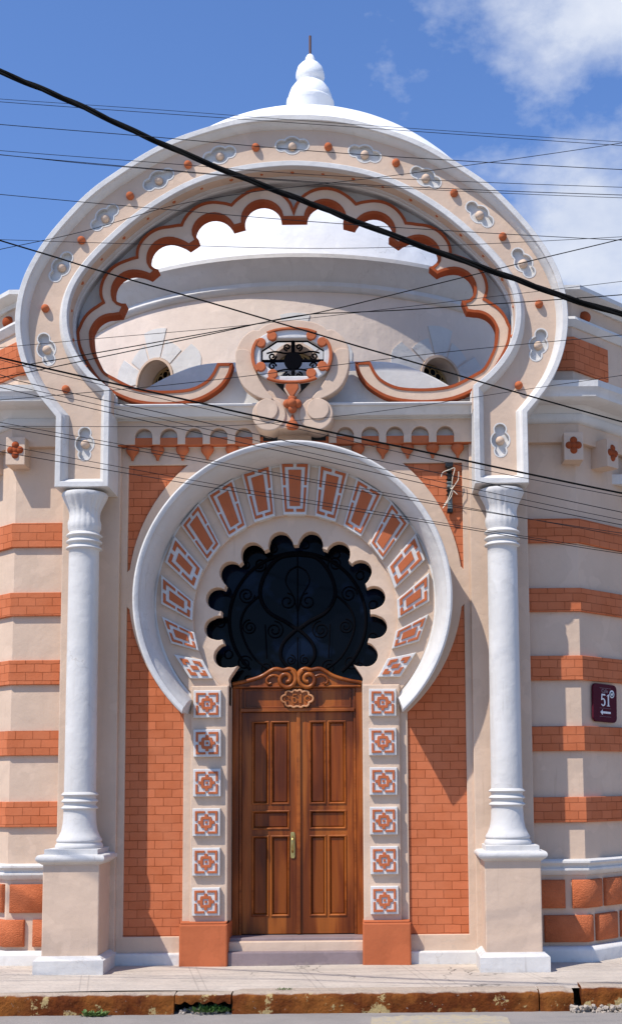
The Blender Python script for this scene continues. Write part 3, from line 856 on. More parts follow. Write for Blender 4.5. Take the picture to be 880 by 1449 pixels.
# ---- door jambs with tiles
zjt = atz(416, 968, -.06)
for s in (-1, 1):
    xa_, xb_ = sorted((s*(DX), s*JX))
    zpl = atz(416, 1305, -.1)
    shape('door_jamb', [[(xa_, zpl-.05), (xb_, zpl-.05), (xb_, zjt-.01), (xa_, zjt-.01)]], -.055, .42, CREAM, B, .014)
    x0, x1 = sorted((s*(DX-.012), s*1.275))
    shape('jamb_plinth', [[(x0, -.02), (x1, -.02), (x1, zpl-.01), (x0, zpl-.01)]], -.15, .36, TERRA, B, .018)
    shape('plinth_lip', [[(x0+.012, zpl-.012), (x1-.012, zpl-.012), (x1-.012, zpl+.012), (x0+.012, zpl+.012)]], -.138, .1, TERRA, B, .01)
def tile_template():
    t = []
    o, w, g_ = .095, .078, .055
    Lp = [(o, o), (.5-g_, o), (.5-g_, o+w), (o+w, o+w), (o+w, .5-g_), (o, .5-g_)]
    for fx in (0, 1):
        for fy in (0, 1):
            t.append([[(1-x if fx else x, 1-y if fy else y) for x, y in Lp]])
    a, b, c_ = .295, .065, .14
    crossp = [(.5-.055, .205), (.5+.055, .205), (.5+.055, a), (.5+.17, a), (.5+.19, .33), (1-a, .5-.055-.06), (1-a, .5-.055), (1-.205, .5-.055), (1-.205, .5+.055), (1-a, .5+.055), (1-a, .5+.115), (.5+.19, .67), (.5+.17, 1-a), (.5+.055, 1-a), (.5+.055, 1-.205), (.5-.055, 1-.205), (.5-.055, 1-a), (.5-.17, 1-a), (.5-.19, .67), (a, .5+.115), (a, .5+.055), (.205, .5+.055), (.205, .5-.055), (a, .5-.055), (a, .5-.115), (.5-.19, .33), (.5-.17, a), (.5-.055, a)]
    hole_ = [(.395, .395), (.605, .395), (.605, .605), (.395, .605)]
    t.append([crossp, hole_])
    t.append([[(.46, .46), (.54, .46), (.54, .54), (.46, .54)]])
    return t
TS = .308
tm = []
for polys in tile_template():
    P_ = [[((x-.5)*TS, (z-.5)*TS) for x, z in p] for p in polys]
    P_ = [ccw(P_[0])]+[ccw(p)[::-1] for p in P_[1:]]
    tm.append(shape_mesh(P_, -.066, -.035, .003))
bm = bmesh.new()
for me in tm: bm.from_mesh(me)
INL = bpy.data.meshes.new('inlay'); bm.to_mesh(INL); bm.free(); INL.materials.append(TERRA)
TL = shape_mesh([[(-TS/2, -TS/2), (TS/2, -TS/2), (TS/2, TS/2), (-TS/2, TS/2)]], -.052, .02, .008); TL.materials.append(WHITE)
for s, xs in ((-1, 295.5), (1, 545)):
    for k_, y in enumerate((995, 1050.5, 1106.5, 1162.5, 1218.5, 1275)):
        xx, z = at(416, y, -.1)
        X = s*.985
        t = bpy.data.objects.new('jamb_tile', TL); C.objects.link(t); t.parent = B; t.location = (X+random.uniform(-.003, .003), -.055, z)
        t.rotation_euler = (0, random.uniform(-.006, .006), 0)
        q = bpy.data.objects.new('terracotta_inlay', INL); C.objects.link(q); q.parent = t

# ---- door
YDR = .34
zs1 = atz(420, 1329, .15); zs0 = atz(420, 1346, 0)
MARB = plaster('worn_step_stone', (.25, .19, .19), .25, gfac=.4, rough=.6)
box('door_step', -DX, DX, -.10, .5, -.02, .200, MARB, B, .015)
box('upper_step', -DX, DX, .08, .6, .200, .335, MARB, B, .012)
zfl = .335
zdt = atz(421, 1006, YDR); ztr = atz(421, 977, YDR); zpd = atz(421, 968, YDR-.05)
for s in (-1, 1):
    x0, x1 = sorted((s*(DX-.005), s*.675))
    box('door_frame_post', x0, x1, YDR-.04, YDR+.1, zfl, ztr+.06, WOOD, B, .006)
    x0, x1 = sorted((s*.672, s*.645))
    box('door_frame_bead', x0, x1, YDR-.02, YDR+.1, zfl, ztr+.04, WOODH, B, .006)
box('transom_rail', -.66, .66, YDR-.06, YDR+.1, zdt-.012, zdt+.03, WOODH, B, .008)
box('transom_panel', -.665, .665, YDR, YDR+.1, zdt+.028, ztr+.06, WOOD, B, .004)
fr = [(-.6, zdt+.055), (.6, zdt+.055), (.6, ztr-.0), (-.6, ztr-.0)]
shape('transom_moulding', [offset_path(fr, -.02), fr[::-1]], YDR-.012, YDR+.02, WOODH, B, .004)
# curved pediment with two scrolls
zp0 = ztr+.03
pk = at(421, 946, YDR-.08)[1]
ped_l = spline([(-DX+.01, zp0), (-DX+.01, zp0+.045), (-.60, zp0+.075), (-.42, zp0+.13), (-.27, zp0+.215), (-.16, pk-.015), (-.09, pk), (-.03, pk-.03), (-.008, pk-.08)], 4)
ped = ped_l[4:]+[(-x, z) for x, z in ped_l[4:][::-1]]+[(DX-.01, zp0), (-DX+.01, zp0)]
PED = shape('door_pediment', [ccw(dd(ped))], YDR-.05, YDR+.06, WOOD, B, .006)
top = [(x, YDR-.065, z) for x, z in ped_l[4:]]
tubes('pediment_moulding', [(top, .022), ([(-x, y, z) for x, y, z in top], .022), ([(-DX+.02, YDR-.06, zp0+.01), (DX-.02, YDR-.06, zp0+.01)], .015)], .02, WOODH, PED, 8)
sp = []
for s in (-1, 1):
    s1 = spiral(s*.098, pk-.12, .10, R(80 if s < 0 else 100), 1.35, YDR-.085, -1 if s > 0 else 1)
    s1 = spiral(s*.125, pk-.125, .118, R(60 if s < 0 else 120), 1.45, YDR-.085, 1 if s > 0 else -1)
    sp.append((s1, .024))
    sp.append((spline([(s*.2, YDR-.075, pk-.10), (s*.26, YDR-.075, pk-.075), (s*.32, YDR-.075, pk-.09), (s*.355, YDR-.075, pk-.135), (s*.335, YDR-.075, pk-.175), (s*.30, YDR-.075, pk-.165)], 5), .015))
tubes('pediment_scroll', sp, .018, WOODL if False else WOODH, PED, 8)
# carved plaque with the house number
pc = (at(421, 988.5, YDR-.08)[0]*0, atz(421, 988.5, YDR-.08))
pl_c = [(pc[0], pc[1], .105)]+[(pc[0]+dx, pc[1]+dz, r) for dx, dz, r in ((-.145, .0, .05), (.145, .0, .05), (-.10, .055, .045), (.10, .055, .045), (-.10, -.055, .045), (.10, -.055, .045), (-.04, -.07, .04), (.04, -.07, .04), (-.03, .075, .035), (.03, .075, .035))]
uc = union_circles([(pc[0], pc[1], .10)]+pl_c[1:])
PLQ = shape('number_plaque', [ccw(uc)], YDR-.06, YDR, WOODH, B, .006)
shape('plaque_rim', [ccw(offset_path(ccw(uc), -.0)), ccw(offset_path(ccw(uc), .022))[::-1]], YDR-.085, YDR-.055, WOODL, PLQ, .006)
def text_mesh(txt, size, depth=.004):
    cu_ = bpy.data.curves.new('txt', 'FONT'); cu_.body = txt; cu_.size = size; cu_.align_x = 'CENTER'; cu_.align_y = 'CENTER'; cu_.extrude = depth; cu_.bevel_depth = 0
    o = bpy.data.objects.new('txt', cu_); C.objects.link(o)
    dg = bpy.context.evaluated_depsgraph_get(); dg.update()
    me = bpy.data.meshes.new_from_object(o.evaluated_get(dg)); bpy.data.objects.remove(o)
    for v_ in me.vertices: v_.co = Vector((v_.co.x, -v_.co.z, v_.co.y))
    me.materials.clear(); return me
def digits(hgt, wid, th, pos):
    """the figures 5 and 1 with slab serifs as outlines"""
    x0, z0 = pos; out = []
    def P5(x, z): return (x0+x*wid, z0+z*hgt)
    bowl_o = [P5(.40+.42*math.cos(R(a)), .30+.335*math.sin(R(a))) for a in range(150, -151, -15)]
    bowl_i = [P5(.40+.22*math.cos(R(a)), .30+.25*math.sin(R(a))) for a in range(-140, 141, 14)]
    out.append([P5(.05, .50), P5(.12, 1.0), P5(.74, 1.0), P5(.82, .88), P5(.25, .86), P5(.22, .62)]+[P5(.40+.42*math.cos(R(a)), .31+.335*math.sin(R(a))) for a in range(105, -151, -15)]+[P5(.12, .17)]+[P5(.38+.22*math.cos(R(a)), .31+.24*math.sin(R(a))) for a in range(-135, 121, 15)]+[P5(.14, .47)])
    def P1(x, z): return (x0+(1.0+x)*wid, z0+z*hgt)
    out.append([P1(.1, 0), P1(.62, 0), P1(.62, .05), P1(.48, .07), P1(.48, 1), P1(.38, 1), P1(.08, .86), P1(.08, .82), P1(.26, .84), P1(.26, .07), P1(.1, .05)])
    return out
dg_ = digits(.11, .075, .01, (pc[0]-.06, pc[1]-.055))
join_mesh('carved_number', [shape_mesh([ccw(p)], YDR-.082, YDR-.055, .004) for p in dg_], WOODH, PLQ)
tubes('carved_leaf', [[(pc[0]+s*.12+.03*math.cos(t*.7), YDR-.065, pc[1]+.03*math.sin(t*.7)) for t in range(8)] for s in (-1, 1)], .012, WOODH, PLQ, 6)
# leaves
def leaf(x0, x1, name='door_leaf'):
    z0, z1 = zfl+.01, zdt-.015; w = x1-x0
    H = z1-z0
    cols = [(x0+w*.20, x0+w*.50-.02), (x0+w*.52+.015, x0+w*.84)]
    rows = [(z0+H*.083, z0+H*.435), (z0+H*.585, z0+H*.955)]
    hs = [[(a, c), (b, c), (b, d), (a, d)] for a, b in cols for c, d in rows]
    hs.append([(cols[0][0], z0+H*.472), (cols[1][1], z0+H*.472), (cols[1][1], z0+H*.548), (cols[0][0], z0+H*.548)])
    o = shape(name, [[(x0, z0), (x1, z0), (x1, z1), (x0, z1)]]+[h[::-1] for h in hs], YDR, YDR+.05, WOOD, B, .004)
    mf = []
    for h in hs:
        sweep('panel_bead', h, [(-.014, YDR-.008), (-.004, YDR-.014), (.008, YDR-.004), (.012, YDR+.02), (-.014, YDR+.02)], WOODH, o, True, 30)
        ins = offset_path(h, .012)
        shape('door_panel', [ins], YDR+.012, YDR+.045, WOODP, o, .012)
    return o
mid = .02
l1 = leaf(-.643, mid-.026); l2 = leaf(mid+.004, .643)
box('door_astragal', mid-.032, mid+.012, YDR-.028, YDR+.03, zfl+.01, zdt-.012, WOODH, B, .008)
hx, hz = mid-.078, atz(421, 1196, YDR-.04)
DH = shape('door_handle', [ccw([(hx-.026, hz-.13), (hx-.018, hz-.15), (hx+.018, hz-.15), (hx+.026, hz-.13), (hx+.026, hz+.13), (hx+.018, hz+.15), (hx-.018, hz+.15), (hx-.026, hz+.13)])], YDR-.014, YDR+.01, BRASS, l1, .005)
tubes('handle_grip', [spline([(hx, YDR-.02, hz+.10), (hx, YDR-.055, hz+.06), (hx, YDR-.06, hz), (hx, YDR-.05, hz-.05), (hx, YDR-.02, hz-.08)], 5)], .012, BRASS, DH, 8)

# ---- fanlight glass and iron scrolls
FL = empty('fanlight'); FL.parent = B
fl_out = [(-DX-.2, zp0)]+arc(0, cc0[1], 1.22, 222, -42, 50)+[(DX+.2, zp0)]
shape('glass', [ccw(dd(fl_out))], .375, .40, GLASS, FL, .002)
gp = []
YI = .35
cz = cc0[1]
gp.append(([(.80*math.cos(R(a)), YI, cz+.80*math.sin(R(a))) for a in range(-50, 231, 6)], .018))
for s in (-1, 1):
    gp.append((spline([(0, YI, cz+.78), (s*.22, YI, cz+.74), (s*.38, YI, cz+.55), (s*.44, YI, cz+.3), (s*.34, YI, cz+.1), (s*.14, YI, cz-.02), (0, YI, cz-.12)], 5), .022))
    gp.append((spline([(0, YI, cz-.1), (s*.16, YI, cz-.26), (s*.2, YI, cz-.42), (s*.12, YI, cz-.55), (0, YI, cz-.68)], 5), .02))
    gp.append((spline([(s*.44, YI, cz+.3), (s*.62, YI, cz+.12), (s*.66, YI, cz-.12), (s*.5, YI, cz-.45), (s*.2, YI, cz-.66)], 5), .012))
    gp += [spiral(s*.27, cz-.12, .11, R(90), 1.9, YI, s), spiral(s*.56, cz-.08, .09, R(90), 1.9, YI, -s), spiral(s*.6, cz+.3, .10, R(0), 1.8, YI, s), spiral(s*.44, cz+.66, .085, R(200), 1.8, YI, -s), spiral(s*.12, cz+.22, .10, R(90), 1.5, YI, s), spiral(s*.08, cz-.47, .06, R(90), 1.5, YI, s), spiral(s*.62, cz-.5, .09, R(20), 1.6, YI, -s), spiral(s*.36, cz-.56, .09, R(60), 1.6, YI, s)]
    gp.append([(s*.38, YI, cz-.05), (s*.36, YI, cz-.45)])
    gp.append(spline([(0, YI, cz+.1), (s*.06, YI, cz+.3), (s*.14, YI, cz+.45), (s*.1, YI, cz+.58), (0, YI, cz+.64)], 5))
gp.append([(0, YI, cz+.78), (0, YI, cz-.1)]); gp.append([(0, YI, cz-.2), (0, YI, cz-.6)])
for i in range(12):
    t = R(-44+24.4*i+6)
    x, z = .90*math.cos(t), cz+.90*math.sin(t)
    gp.append([(x+.055*math.cos(t+b_)*(1-.3*b_/7), YI, z+.055*math.sin(t+b_)*(1-.3*b_/7)) for b_ in [q_*.5 for q_ in range(14)]])
tubes('iron_scrollwork', gp, .007, IRONF, FL, 6)
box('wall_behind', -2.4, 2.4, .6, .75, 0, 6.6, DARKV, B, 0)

# ---- wing walls on both sides (short straight stretch, then canted back)
WY = .10; XC = 3.25; WA = R(44)
def wing_pt(sd, s, d):
    """s along the wall from the portal (0 at X=2.6), d = how far proud; mitred at the corner"""
    s1 = XC-2.6
    n1 = Vector((0, -1)); n2 = Vector((math.sin(WA), -math.cos(WA)))
    mt = (n1+n2).normalized(); mt = mt/mt.dot(n1)
    corner = Vector((XC, WY))
    if abs(s-s1) < 1e-6: p = corner+mt*d
    elif s < s1: p = Vector((2.6+s, WY))+n1*d
    else: p = corner+Vector((math.cos(WA), math.sin(WA)))*(s-s1)+n2*d
    return (sd*p.x, p.y)
S1 = XC-2.6; SE = S1+7
def wing_prof(name, sd, prof, s0, s1, mat, par, smooth=35, uv=False, closed=True):
    """extrude a (d, z) profile along the wing wall"""
    ss = [s0]+([S1] if s0 < S1-1e-4 < s1 else [])+[s1]
    v = []; n = len(prof); f = []
    for s in ss: 
        for d, z in prof:
            p = wing_pt(sd, s, d); v.append((p[0], p[1], z))
    for i in range(len(ss)-1):
        for k_ in range(n):
            k2_ = (k_+1) % n; f.append((i*n+k_, i*n+k2_, (i+1)*n+k2_, (i+1)*n+k_))
    f.append(tuple(range(n))); f.append(tuple((len(ss)-1)*n+k_ for k_ in range(n)))
    o = mesh(name, v, f, mat, par, smooth)
    if uv:
        sv = [s for s in ss for _ in prof]
        # keep along-wall distance for the brick pattern
        uvl = o.data.uv_layers.new(name='UVMap')
        for l in o.data.loops:
            i = l.vertex_index; uvl.data[l.index].uv = (sv[i], o.data.vertices[i].co.z)
    return o
def zw(y, d=0): return atz(416, y, WY-d)
bands = [(738, 772), (836, 869), (931.5, 966), (1031, 1066), (1131, 1167)]
for sd in (-1, 1):
    g = empty('wing_wall'); g.parent = B
    zt = zw(600, .1)
    wing_prof('wall_face', sd, [(0, -.05), (0, zt+.1), (-.4, zt+.1), (-.4, -.05)], -.1, SE, CREAM, g)
    for a, b in bands:
        z1, z0 = zw(a), zw(b)
        wing_prof('brick_band', sd, [(-.01, z0), (.04, z0), (.045, z0+.006), (.045, z1-.006), (.04, z1), (-.01, z1)], -.05, SE, BRICK, g, 30, uv=True)
    zm = zw(1219, .05)
    wing_prof('dado_moulding', sd, [(-.01, zm), (.075, zm), (.095, zm-.02), (.095, zm-.04), (.075, zm-.06), (.055, zm-.07), (.05, zm-.09), (.068, zm-.105), (.068, zm-.125), (.05, zm-.145), (.03, zm-.165), (.01, zm-.18), (-.01, zm-.18)], -.05, SE, WHITE, g)
    zp1 = zw(1343, .08)
    wing_prof('plinth', sd, [(-.01, -.03), (.10, -.03), (.10, zp1-.05), (.092, zp1-.03), (.07, zp1-.01), (.05, zp1), (-.01, zp1)], -.05, SE, WHITE, g)
    # rusticated blocks in two courses
    def blockmesh(s0, s1, z0, z1, d=.05, e=.012):
        segs = [(s0, s1)]
        v = []; f = []
        ss = [s0, s0+e]+([S1] if s0+e < S1 < s1-e else [])+[s1-e, s1]
        zs_ = [z0, z0+e, z1-e, z1]
        dep = lambda i, n_: 0 if i in (0, n_-1) else 1
        for i, s in enumerate(ss):
            for j, z in enumerate(zs_):
                dd_ = d if dep(i, len(ss)) and dep(j, 4) else d*.7
                p = wing_pt(sd, s, dd_); v.append((p[0], p[1], z))
        nn = len(v)
        for i in range(len(ss)-1):
            for j in range(3): f.append((i*4+j, (i+1)*4+j, (i+1)*4+j+1, i*4+j+1))
        # skirts
        per = [i*4 for i in range(len(ss))]+[(len(ss)-1)*4+j for j in (1, 2, 3)]+[i*4+3 for i in range(len(ss)-2, -1, -1)]+[2, 1]
        sd_s = []
        for q in per:
            i, j = divmod(q, 4); p = wing_pt(sd, ss[i], -.01); sd_s.append(len(v)); v.append((p[0], p[1], zs_[j]))
        for a_ in range(len(per)):
            b_ = (a_+1) % len(per); f.append((per[a_], per[b_], sd_s[b_], sd_s[a_]))
        return mesh('rusticated_block', v, f, ROCK, g, 60)
    r1 = (zw(1288), zw(1248)); r2 = (zw(1336), zw(1298))
    if sd < 0:
        e1 = [(.19, .61), (.69, 1.02), (1.10, 1.5), (1.58, 2.0)]; e2 = [(-.02, .345), (.44, .80), (.88, 1.3), (1.38, 1.8)]
    else:
        e1 = [(-.02, .41), (.49, .90), (.97, 1.4), (1.48, 1.9)]; e2 = [(-.2, .07), (.17, .60+.12), (.80, 1.18), (1.27, 1.7)]
    for a, b in e1: blockmesh(a, b, *r1)
    for a, b in e2: blockmesh(a, b, *r2)
    # entablature: fascia, cove, cornice
    zf0, zf1 = zw(629, .08), zw(603, .08)
    wing_prof('fascia', sd, [(-.01, zf0), (.08, zf0), (.085, zf0+.01), (.085, zf1), (-.01, zf1)], -.1, SE, CREAM, g)
    zt1 = zw(589, .14)
    wing_prof('fascia_moulding', sd, [(-.01, zf1), (.10, zf1), (.13, zf1+.02), (.15, zf1+.06), (.15, zt1), (-.01, zt1)], -.1, SE, WHITE, g)
    zk0, zk1 = atz(416, 562, WY-.5), atz(416, 541, WY-.5)
    wing_prof('cornice', sd, [(-.01, zt1+.002), (.15, zt1+.002), (.17, zt1+.03), (.22, zt1+.08), (.32, zk0-.03), (.42, zk0-.02), (.45, zk0), (.46, zk0+.06), (.495, zk0+.10), (.50, zk1), (.45, zk1+.015), (-.01, zk1+.07)], -.1, SE, WHITE, g)
    # parapet
    zq0, zq1 = zk1+.02, zw(481)
    wing_prof('parapet', sd, [(.0, zq0), (.0, zw(420)), (-.3, zw(420)), (-.3, zq0)], .12, SE, CREAM, g)
    wing_prof('parapet_brick_band', sd, [(-.01, zw(528)), (.03, zw(528)), (.034, zw(527)), (.034, zq1-.005), (.03, zq1), (-.01, zq1)], .12, S1+.66, BRICK, g, 30, uv=True)
    wing_prof('parapet_moulding', sd, [(-.01, zw(466)), (.02, zw(466)), (.06, zw(461)), (.08, zw(458)), (.07, zw(454)), (-.01, zw(452))], .12, SE, WHITE, g)
    wing_prof('coping', sd, [(-.01, zw(430)), (.03, zw(430)), (.05, zw(425)), (.16, zw(414, .2)), (.19, zw(412, .2)), (.19, zw(406, .2)), (-.35, zw(405, .2)), (-.35, zw(430))], .12, SE, WHITE, g)
    # brackets with quatrefoils
    for k_, s in enumerate((S1-.12, S1+.42, S1+1.1, S1+1.8, S1+2.5)):
        zb0, zb1 = zw(655, .2), zw(622, .2)
        hw_ = .11
        if k_ == 0:
            cxx = sd*3.2
            br_ = box('bracket', cxx-hw_, cxx+hw_, WY-.23, WY+.1, zb0, zb1+.05, CREAM, g, .008)
            cen_ = Vector((cxx, WY-.235, (zb0+zb1)/2+.035)); ux = Vector((1, 0, 0)); nn_ = Vector((0, -1, 0))
        else:
            v = []; 
            for ds, d in ((-hw_, -.1), (hw_, -.1), (hw_, .23), (-hw_, .23)):
                p = wing_pt(sd, s+ds, d); v += [(p[0], p[1], zb0), (p[0], p[1], zb1+.05)]
            f = [(0, 2, 3, 1), (2, 4, 5, 3), (4, 6, 7, 5), (6, 0, 1, 7), (0, 6, 4, 2), (1, 3, 5, 7)]
            br_ = mesh('bracket', v, f, CREAM, g)
            p = wing_pt(sd, s, .235); cen_ = Vector((p[0], p[1], (zb0+zb1)/2+.035)); ux = Vector((math.cos(WA), sd*math.sin(WA), 0)); nn_ = Vector((sd*math.sin(WA), -math.cos(WA), 0))
        bm = bmesh.new()
        for dx, dz in ((0, .058), (0, -.058), (.052, 0), (-.052, 0), (0, 0)):
            mt = Matrix.Translation(cen_+ux*dx+Vector((0, 0, dz))-nn_*.022)
            bmesh.ops.create_uvsphere(bm, u_segments=14, v_segments=8, radius=.047, matrix=mt)
        me = bpy.data.meshes.new('quatrefoil'); bm.to_mesh(me); bm.free()
        link('quatrefoil', me, TERRAT, br_, 60)
    for s in (S1+.24, S1+1.4, S1+2.6):
        p = wing_pt(sd, s, .01); ball('parapet_boss', (p[0], p[1], zw(446)), .075, TERRAT, g)

# ---- drum, cornice, dome, finial
DXc, DYc = 0.0, 4.9
DXc = at(439, 148, DYc)[0]
DM = empty('dome'); DM.parent = B
RD = 3.6
zD0 = 5.5
zc_t = atz(430, 357, DYc-RD-.25); zc_b = atz(430, 412, DYc-RD-.02)
drum_prof = [(RD, zD0), (RD, zc_b+.1), (RD-.35, zc_b+.1), (RD-.35, zD0), (RD, zD0)]
drum = lathe('drum', drum_prof, (DXc, DYc), CREAML, DM, 128, 30)
AX = -PI/2
wins = [R(-90-58), R(-90-31.5), R(-90), R(-90+31.5), R(-90+58)]
zwin = atz(214, 541, DYc-RD*.85)            # centre of the window arches
rwn = .29
bm = bmesh.new()
for a in wins:
    pts = [(rwn*math.cos(R(t)), rwn*math.sin(R(t))) for t in range(0, 181, 10)]+[(-rwn, -.9), (rwn, -.9)]
    vs = []
    rad = Vector((math.cos(a), math.sin(a), 0)); tx = Vector((-math.sin(a), math.cos(a), 0))
    for dr in (RD-.6, RD+.3):
        vs.append([bm.verts.new(Vector((DXc, DYc, zwin))+rad*dr+tx*x+Vector((0, 0, z))) for x, z in pts])
    n_ = len(pts)
    for i in range(n_): bm.faces.new((vs[0][i], vs[0][(i+1) % n_], vs[1][(i+1) % n_], vs[1][i]))
    bm.faces.new(vs[0]); bm.faces.new(vs[1])
bmesh.ops.recalc_face_normals(bm, faces=bm.faces)
cm = bpy.data.meshes.new('cut'); bm.to_mesh(cm); bm.free(); co = bpy.data.objects.new('cut', cm); C.objects.link(co)
# close the drum ring for the boolean
bm = bmesh.new(); bm.from_mesh(drum.data); bmesh.ops.remove_doubles(bm, verts=bm.verts, dist=1e-4); bmesh.ops.recalc_face_normals(bm, faces=bm.faces); bm.to_mesh(drum.data); bm.free()
md = drum.modifiers.new('b', 'BOOLEAN'); md.operation = 'DIFFERENCE'; md.object = co; md.solver = 'EXACT'
dg = bpy.context.evaluated_depsgraph_get(); dg.update()
nm = bpy.data.meshes.new_from_object(drum.evaluated_get(dg)); drum.modifiers.clear(); old = drum.data; drum.data = nm; nm.name = 'drum'
for p in nm.polygons: p.use_smooth = False
bpy.data.objects.remove(co)
def cyl(a, u_, z, r):   # u along the wall, r radius
    t = a+u_/RD
    return (DXc+r*math.cos(t), DYc+r*math.sin(t), z)
for a in wins:
    W = empty('drum_window'); W.parent = DM
    rad = Vector((math.cos(a), math.sin(a), 0)); tx = Vector((-math.sin(a), math.cos(a), 0))
    base = Vector((DXc, DYc, zwin))+rad*(RD-.28)
    pts = [base+tx*x+Vector((0, 0, z)) for x, z in [(1.02*rwn*math.cos(R(t)), 1.02*rwn*math.sin(R(t))) for t in range(0, 181, 10)]+[(-rwn*1.02, -.9), (rwn*1.02, -.9)]]
    mesh('glazing', pts, [tuple(range(len(pts)))], GLASS, W, None, False)
    # leaded muntins
    pp = []
    o_ = base+rad*.02
    def P2(x, z): return o_+tx*x+Vector((0, 0, z))
    pp.append(([P2(.265*math.cos(R(t)), .265*math.sin(R(t))) for t in range(0, 181, 12)], .018))
    for k_ in range(6):
        t0 = R(15+30*k_); x, z = .19*math.cos(t0), .19*math.sin(t0)
        pp.append(([P2(x+.05*math.cos(q_), z+.05*math.sin(q_)) for q_ in [j*PI/6 for j in range(13)]], .009))
        pp.append(([P2(0, 0), P2(.14*math.cos(t0), .14*math.sin(t0))], .009))
    for x in (-.1, .1): pp.append(([P2(x, 0), P2(x, -.9)], .012))
    for z in (0, -.3, -.6): pp.append(([P2(-.28, z), P2(.28, z)], .012))
    tubes('glazing_bars', pp, .01, LEAD, W, 5)
    # plain reveal lip
    v = []; f = []
    # white rays
    for k_ in range(7):
        am = 90+(k_-3)*35
        w_ = 15.6
        rout = .72 if k_ % 2 else .56
        v = []; f = []
        na, nr = 5, 5
        for layer in (0, 1):
            for i in range(na+1):
                for j in range(nr+1):
                    t = R(am-w_+2*w_*i/na); 
                    pk_ = 1+(.08*(1-abs(2*i/na-1)) if k_ in (1, 5) else 0)
                    r_ = rwn+.035+(rout*pk_-rwn-.035)*j/nr
                    v.append(cyl(a, r_*math.cos(t), zwin+r_*math.sin(t), RD+(.010 if layer else -.02)))
        M_ = (na+1)*(nr+1)
        for i in range(na):
            for j in range(nr):
                q0 = i*(nr+1)+j; f.append((M_+q0, M_+q0+1, M_+q0+nr+2, M_+q0+nr+1))
        for i in range(na):
            for j in (0, nr):
                q0 = i*(nr+1)+j; f.append((q0, q0+nr+1, M_+q0+nr+1, M_+q0))
        for j in range(nr):
            for i in (0, na):
                q0 = i*(nr+1)+j; f.append((q0, q0+1, M_+q0+1, M_+q0))
        if am < -16 or am > 196: continue
        mesh('white_ray', v, f, WHITE, W, 30)
    v = []; f = []
    nA = 18
    for i in range(nA+1):
        t = PI*i/nA
        for r_, dr in ((rwn-.002, -.01), (rwn-.002, .03), (rwn+.03, .03), (rwn+.03, -.01)):
            v.append(cyl(a, r_*math.cos(t), zwin+r_*math.sin(t), RD+dr))
    for i in range(nA):
        for k_ in range(4): f.append((i*4+k_, i*4+(k_+1) % 4, i*4+4+(k_+1) % 4, i*4+4+k_))
    mesh('arch_lip', v, f, CREAM, W, 30)
lathe('drum_cornice', [(RD-.1, zc_b-.0), (RD+.02, zc_b), (RD+.05, zc_b+.02), (RD+.07, zc_b+.06), (RD+.055, zc_b+.10), (RD+.05, zc_b+.12), (RD+.09, zc_b+.16), (RD+.16, zc_b+.26), (RD+.21, zc_t-.09), (RD+.25, zc_t-.06), (RD+.25, zc_t-.01), (RD+.22, zc_t), (2.7, zc_t+.10)], (DXc, DYc), WHITE, DM, 128, 40)
rs = 3.5; zsph = 8.9
pr = [(rs*math.cos(R(t)), zsph+rs*math.sin(R(t))) for t in range(0, 91, 3)]
pr = [(pr[0][0], zc_t)]+pr
lathe('dome_shell', pr, (DXc, DYc), DOMEW, DM, 128, 60)
fz = lambda y: atz(439, y, DYc)
fp = [(.36, zsph+rs-.06), (.36, fz(151)), (.385, fz(148)), (.38, fz(145)), (.355, fz(143.5)), (.355, fz(141)), (.345, fz(137)), (.31, fz(129)), (.25, fz(122)), (.19, fz(118.5)), (.19, fz(116.5)), (.215, fz(114)), (.232, fz(109.5)), (.228, fz(105)), (.2, fz(97)), (.15, fz(92)), (.095, fz(89.5)), (.085, fz(87)), (.075, fz(83)), (.05, fz(79)), (.02, fz(77)), (0, fz(76.5))]
FN = lathe('finial', fp, (DXc, DYc), DOMEW, DM, 40, 50)
tubes('rod', [[(DXc, DYc, fz(78)), (DXc, DYc, fz(51))]], .02, RODM, FN, 8)
box('roof_slab', -6.5, 6.5, .6, 7.5, 5.6, 5.72, WHITE, B, 0)

# ================================================================== THINGS ON THE FACADE
# street sign on the right canted wall
def on_cant(px, py, d):
    # intersect camera ray with the canted wall plane, sd=+1
    n2 = Vector((math.sin(WA), -math.cos(WA), 0)); p0 = Vector((XC, WY, 0))+n2*d
    a = Vector((CX, CY, CZ)); q = at(px, py, 0); b = Vector((q[0], 0, q[1])); dr = b-a
    t = (p0-a).dot(n2)/dr.dot(n2); return a+dr*t
p1 = on_cant(854.5, 995, .03)
SG = tag(empty('street_sign', p1), 'maroon street sign with white number 51 and left arrow on right wall', 'street sign')
SG.rotation_euler = (0, R(1.5), WA)
def rrect(w, h, r, n=6):
    out = []
    for cx_, cz_, a0 in ((w/2-r, h/2-r, 0), (-w/2+r, h/2-r, 90), (-w/2+r, -h/2+r, 180), (w/2-r, -h/2+r, 270)):
        out += arc(cx_, cz_, r, a0, a0+90, n)
    return dd(out)
WSG, HSG = .335, .44
ee = on_cant(838, 995, .03); e2 = on_cant(871, 995, .03)
WSG = (e2-ee).length
shape('panel', [rrect(WSG, HSG, .06)], -.012, .012, MAROON, SG, .003)
t = digits(.14, .105, 0, (-.085, -.035))
join_mesh('number_51', [shape_mesh([ccw(p)], -.016, -.008, .001) for p in t], SIGNW, SG)
aw = [(-.10, -.11), (-.055, -.142), (-.055, -.122), (.10, -.122), (.10, -.098), (-.055, -.098), (-.055, -.078)]
shape('arrow', [ccw(aw)], -.016, -.008, SIGNW, SG, .001)
me = text_mesh('Calle', .062, .003); o = link('word_calle', me, SIGND, SG); o.location = (-.01, -.012, .138)
